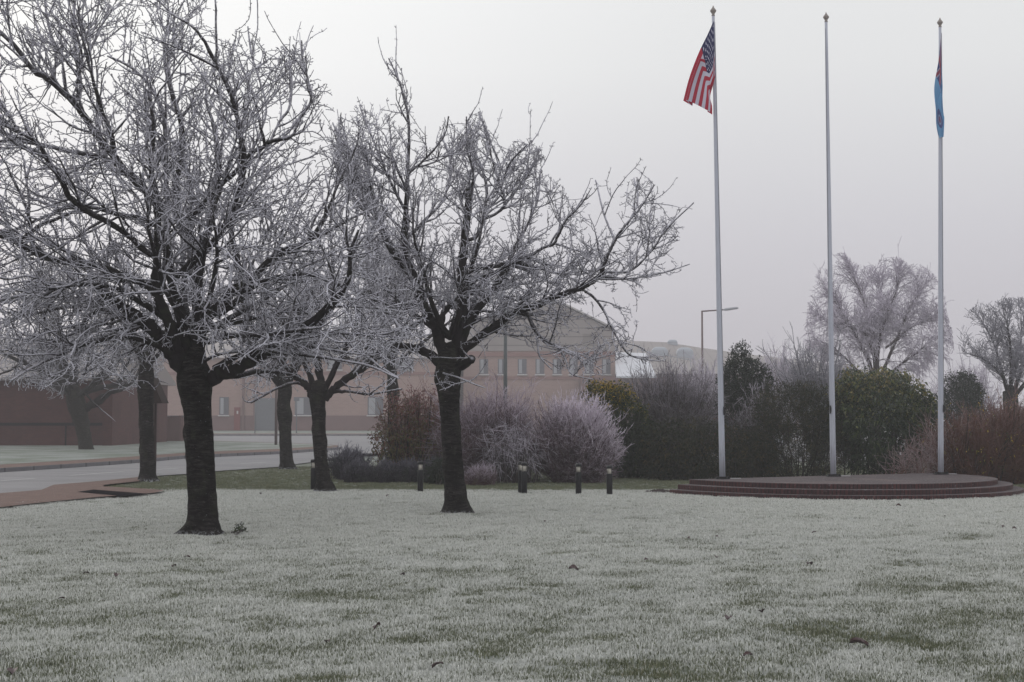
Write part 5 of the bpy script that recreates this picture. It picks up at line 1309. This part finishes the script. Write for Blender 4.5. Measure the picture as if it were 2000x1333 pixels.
# ================================================================== LITTLE THINGS ON THE LAWN
M['deadleaf'] = m_leaf('dead_leaf', [(0., (.030, .012, .010)), (1., (.07, .024, .018))], famt=.3)
def dead_leaf_src():
    V = []; Fq = []; n = 7
    for i in range(n):
        u = i/(n-1); w = .8*math.sin(math.pi*(u*.92+.04))**.8
        for j in range(5):
            v = (j-2)/2; V.append(((u-.5)*1.0, v*w*.5, .16*abs(v)**1.5+.18*math.sin(u*3.0+.3)+.05*math.sin(v*4+u*6)))
    for i in range(n-1):
        for j in range(4): a = i*5+j; Fq.append((a, a+1, a+6, a+5))
    return V, Fq
Vl, Fl = dead_leaf_src()
lmesh = None
spots = [(26,1313,.075),(120,1178,.04),(1120,1117,.085),(738,1238,.06),(1461,1283,.05),(1422,1218,.06),(1677,1264,.10),(855,1311,.06),(340,1114,.05),(366,1094,.05),(1347,1055,.05),(1399,1049,.05),(1590,1043,.05),(1755,992,.07),(1957,1035,.06),(1981,1037,.05),(1581,1108,.07),(1262,1100,.04),(228,1131,.06),(168,1127,.05),(1845,1011,.04),(1400,1095,.05),(786,1128,.05),(1370,988,.05),(1063,1022,.04),(508,968,.07),(757,972,.06),(1488,1204,.06),(640,1262,.05)]
lead = None
for k, (x, y, s_) in enumerate(spots):
    p = G(x, y); p.z = ground_z(p.x, p.y)+.028
    if lead is None:
        lead = mesh_np('dead_leaf', Vl, [np.array(Fl)], M['deadleaf'], None, {'v': np.full(len(Vl), .4), 'fr': np.full(len(Vl), .4)}); o = lead
    else:
        o = lead.copy(); COL.objects.link(o)
    o.location = p; s_ *= 1.25; o.scale = (s_, s_, s_*1.1); o.rotation_euler = (rnd.uniform(-.3, .5), rnd.uniform(-.3, .3), rnd.uniform(0, 6.28))
    tag(o, 'small curled dark brown dead leaf lying on the frosted lawn', 'leaf', 'fallen leaves on the lawn')
# weed beside the near trunk
wd = G(465, 1043)
leafy('weed', (wd.x, wd.y, 0), 'small green weed growing just right of the nearest trunk', [(466,1038,11,9)], wd.y, 150, .06, .025, m_leaf('weed_leaf', [(0., (.03, .05, .02)), (1., (.10, .13, .05))], famt=.5), 81, per=5, shell=.9, fr_top=.6, stems=8, cat='plant')

# ================================================================== SKY, LIGHT, HAZE
SUN_AZ, SUN_EL = R(-38), R(24)      # azimuth from +Y towards +X
sdir = Vector((math.sin(SUN_AZ)*math.cos(SUN_EL), math.cos(SUN_AZ)*math.cos(SUN_EL), math.sin(SUN_EL)))
w = bpy.data.worlds.new('World'); sc.world = w; w.use_nodes = True
nt = w.node_tree; N = nt.nodes; L = nt.links; N.clear()
out = N.new('ShaderNodeOutputWorld'); tc = N.new('ShaderNodeTexCoord')
sky = N.new('ShaderNodeTexSky'); sky.sky_type = 'NISHITA'; sky.sun_disc = False; sky.sun_elevation = SUN_EL; sky.sun_rotation = SUN_AZ; sky.dust_density = 4
b1 = N.new('ShaderNodeBackground'); b1.inputs[1].default_value = .06; L.new(sky.outputs[0], b1.inputs[0])
sx = N.new('ShaderNodeSeparateXYZ'); L.new(tc.outputs['Generated'], sx.inputs[0])
cr = N.new('ShaderNodeValToRGB'); L.new(sx.outputs[2], cr.inputs[0]); e = cr.color_ramp.elements
stops = [(0., (.54, .52, .57)), (.05, (.565, .545, .595)), (.13, (.67, .66, .70)), (.24, (.83, .835, .84)), (.36, (.90, .91, .91)), (1., (.88, .89, .92))]
while len(e) < len(stops): e.new(.5)
for x, (p_, c_) in zip(e, stops): x.position = p_; x.color = (*c_, 1)
dt = N.new('ShaderNodeVectorMath'); dt.operation = 'DOT_PRODUCT'; L.new(tc.outputs['Generated'], dt.inputs[0]); dt.inputs[1].default_value = sdir
mr = N.new('ShaderNodeMapRange'); mr.interpolation_type = 'SMOOTHERSTEP'; L.new(dt.outputs['Value'], mr.inputs[0]); mr.inputs[1].default_value = .65; mr.inputs[2].default_value = 1.0; mr.inputs[4].default_value = .20
mx = N.new('ShaderNodeMix'); mx.data_type = 'RGBA'; mx.blend_type = 'ADD'; mx.inputs[0].default_value = 1
gl = N.new('ShaderNodeMix'); gl.data_type = 'RGBA'; gl.inputs[6].default_value = (0, 0, 0, 1); gl.inputs[7].default_value = (1, 1, .97, 1); L.new(mr.outputs[0], gl.inputs[0])
L.new(cr.outputs[0], mx.inputs[6]); L.new(gl.outputs[2], mx.inputs[7])
b2 = N.new('ShaderNodeBackground'); b2.inputs[1].default_value = 1.0; L.new(mx.outputs[2], b2.inputs[0])
ms = N.new('ShaderNodeMixShader'); ms.inputs[0].default_value = .93; L.new(b1.outputs[0], ms.inputs[1]); L.new(b2.outputs[0], ms.inputs[2]); L.new(ms.outputs[0], out.inputs[0])
sl_ = bpy.data.lights.new('sun', 'SUN'); sl_.energy = .5; sl_.angle = R(12); sl_.color = (1, .95, .90)
so = bpy.data.objects.new('sun', sl_); COL.objects.link(so); so.rotation_euler = (-sdir).to_track_quat('-Z', 'Y').to_euler(); so.location = (0, 0, 60)

hz = MB(); hz.box(-425, 425, -20, 445, -1.2, 17.0); ho = hz.build('haze', None); tag(ho, 'thin freezing mist hanging over the whole scene', 'haze', kind='stuff')
hm = bpy.data.materials.new('mist'); hm.use_nodes = True; hn = hm.node_tree; hn.nodes.clear()
o_ = hn.nodes.new('ShaderNodeOutputMaterial'); pv = hn.nodes.new('ShaderNodeVolumePrincipled'); pv.inputs['Color'].default_value = (.97, .955, .985, 1)
pv.inputs['Density'].default_value = .0016; pv.inputs['Anisotropy'].default_value = .1; hn.links.new(pv.outputs[0], o_.inputs['Volume']); ho.data.materials.append(hm)

sc.view_settings.view_transform = 'Standard'; sc.view_settings.look = 'None'; sc.view_settings.exposure = 0; sc.view_settings.gamma = 1
cy = sc.cycles
cy.max_bounces = 6; cy.diffuse_bounces = 3; cy.glossy_bounces = 2; cy.transmission_bounces = 2; cy.volume_bounces = 1; cy.transparent_max_bounces = 4
cy.use_denoising = True
sc.render.film_transparent = False
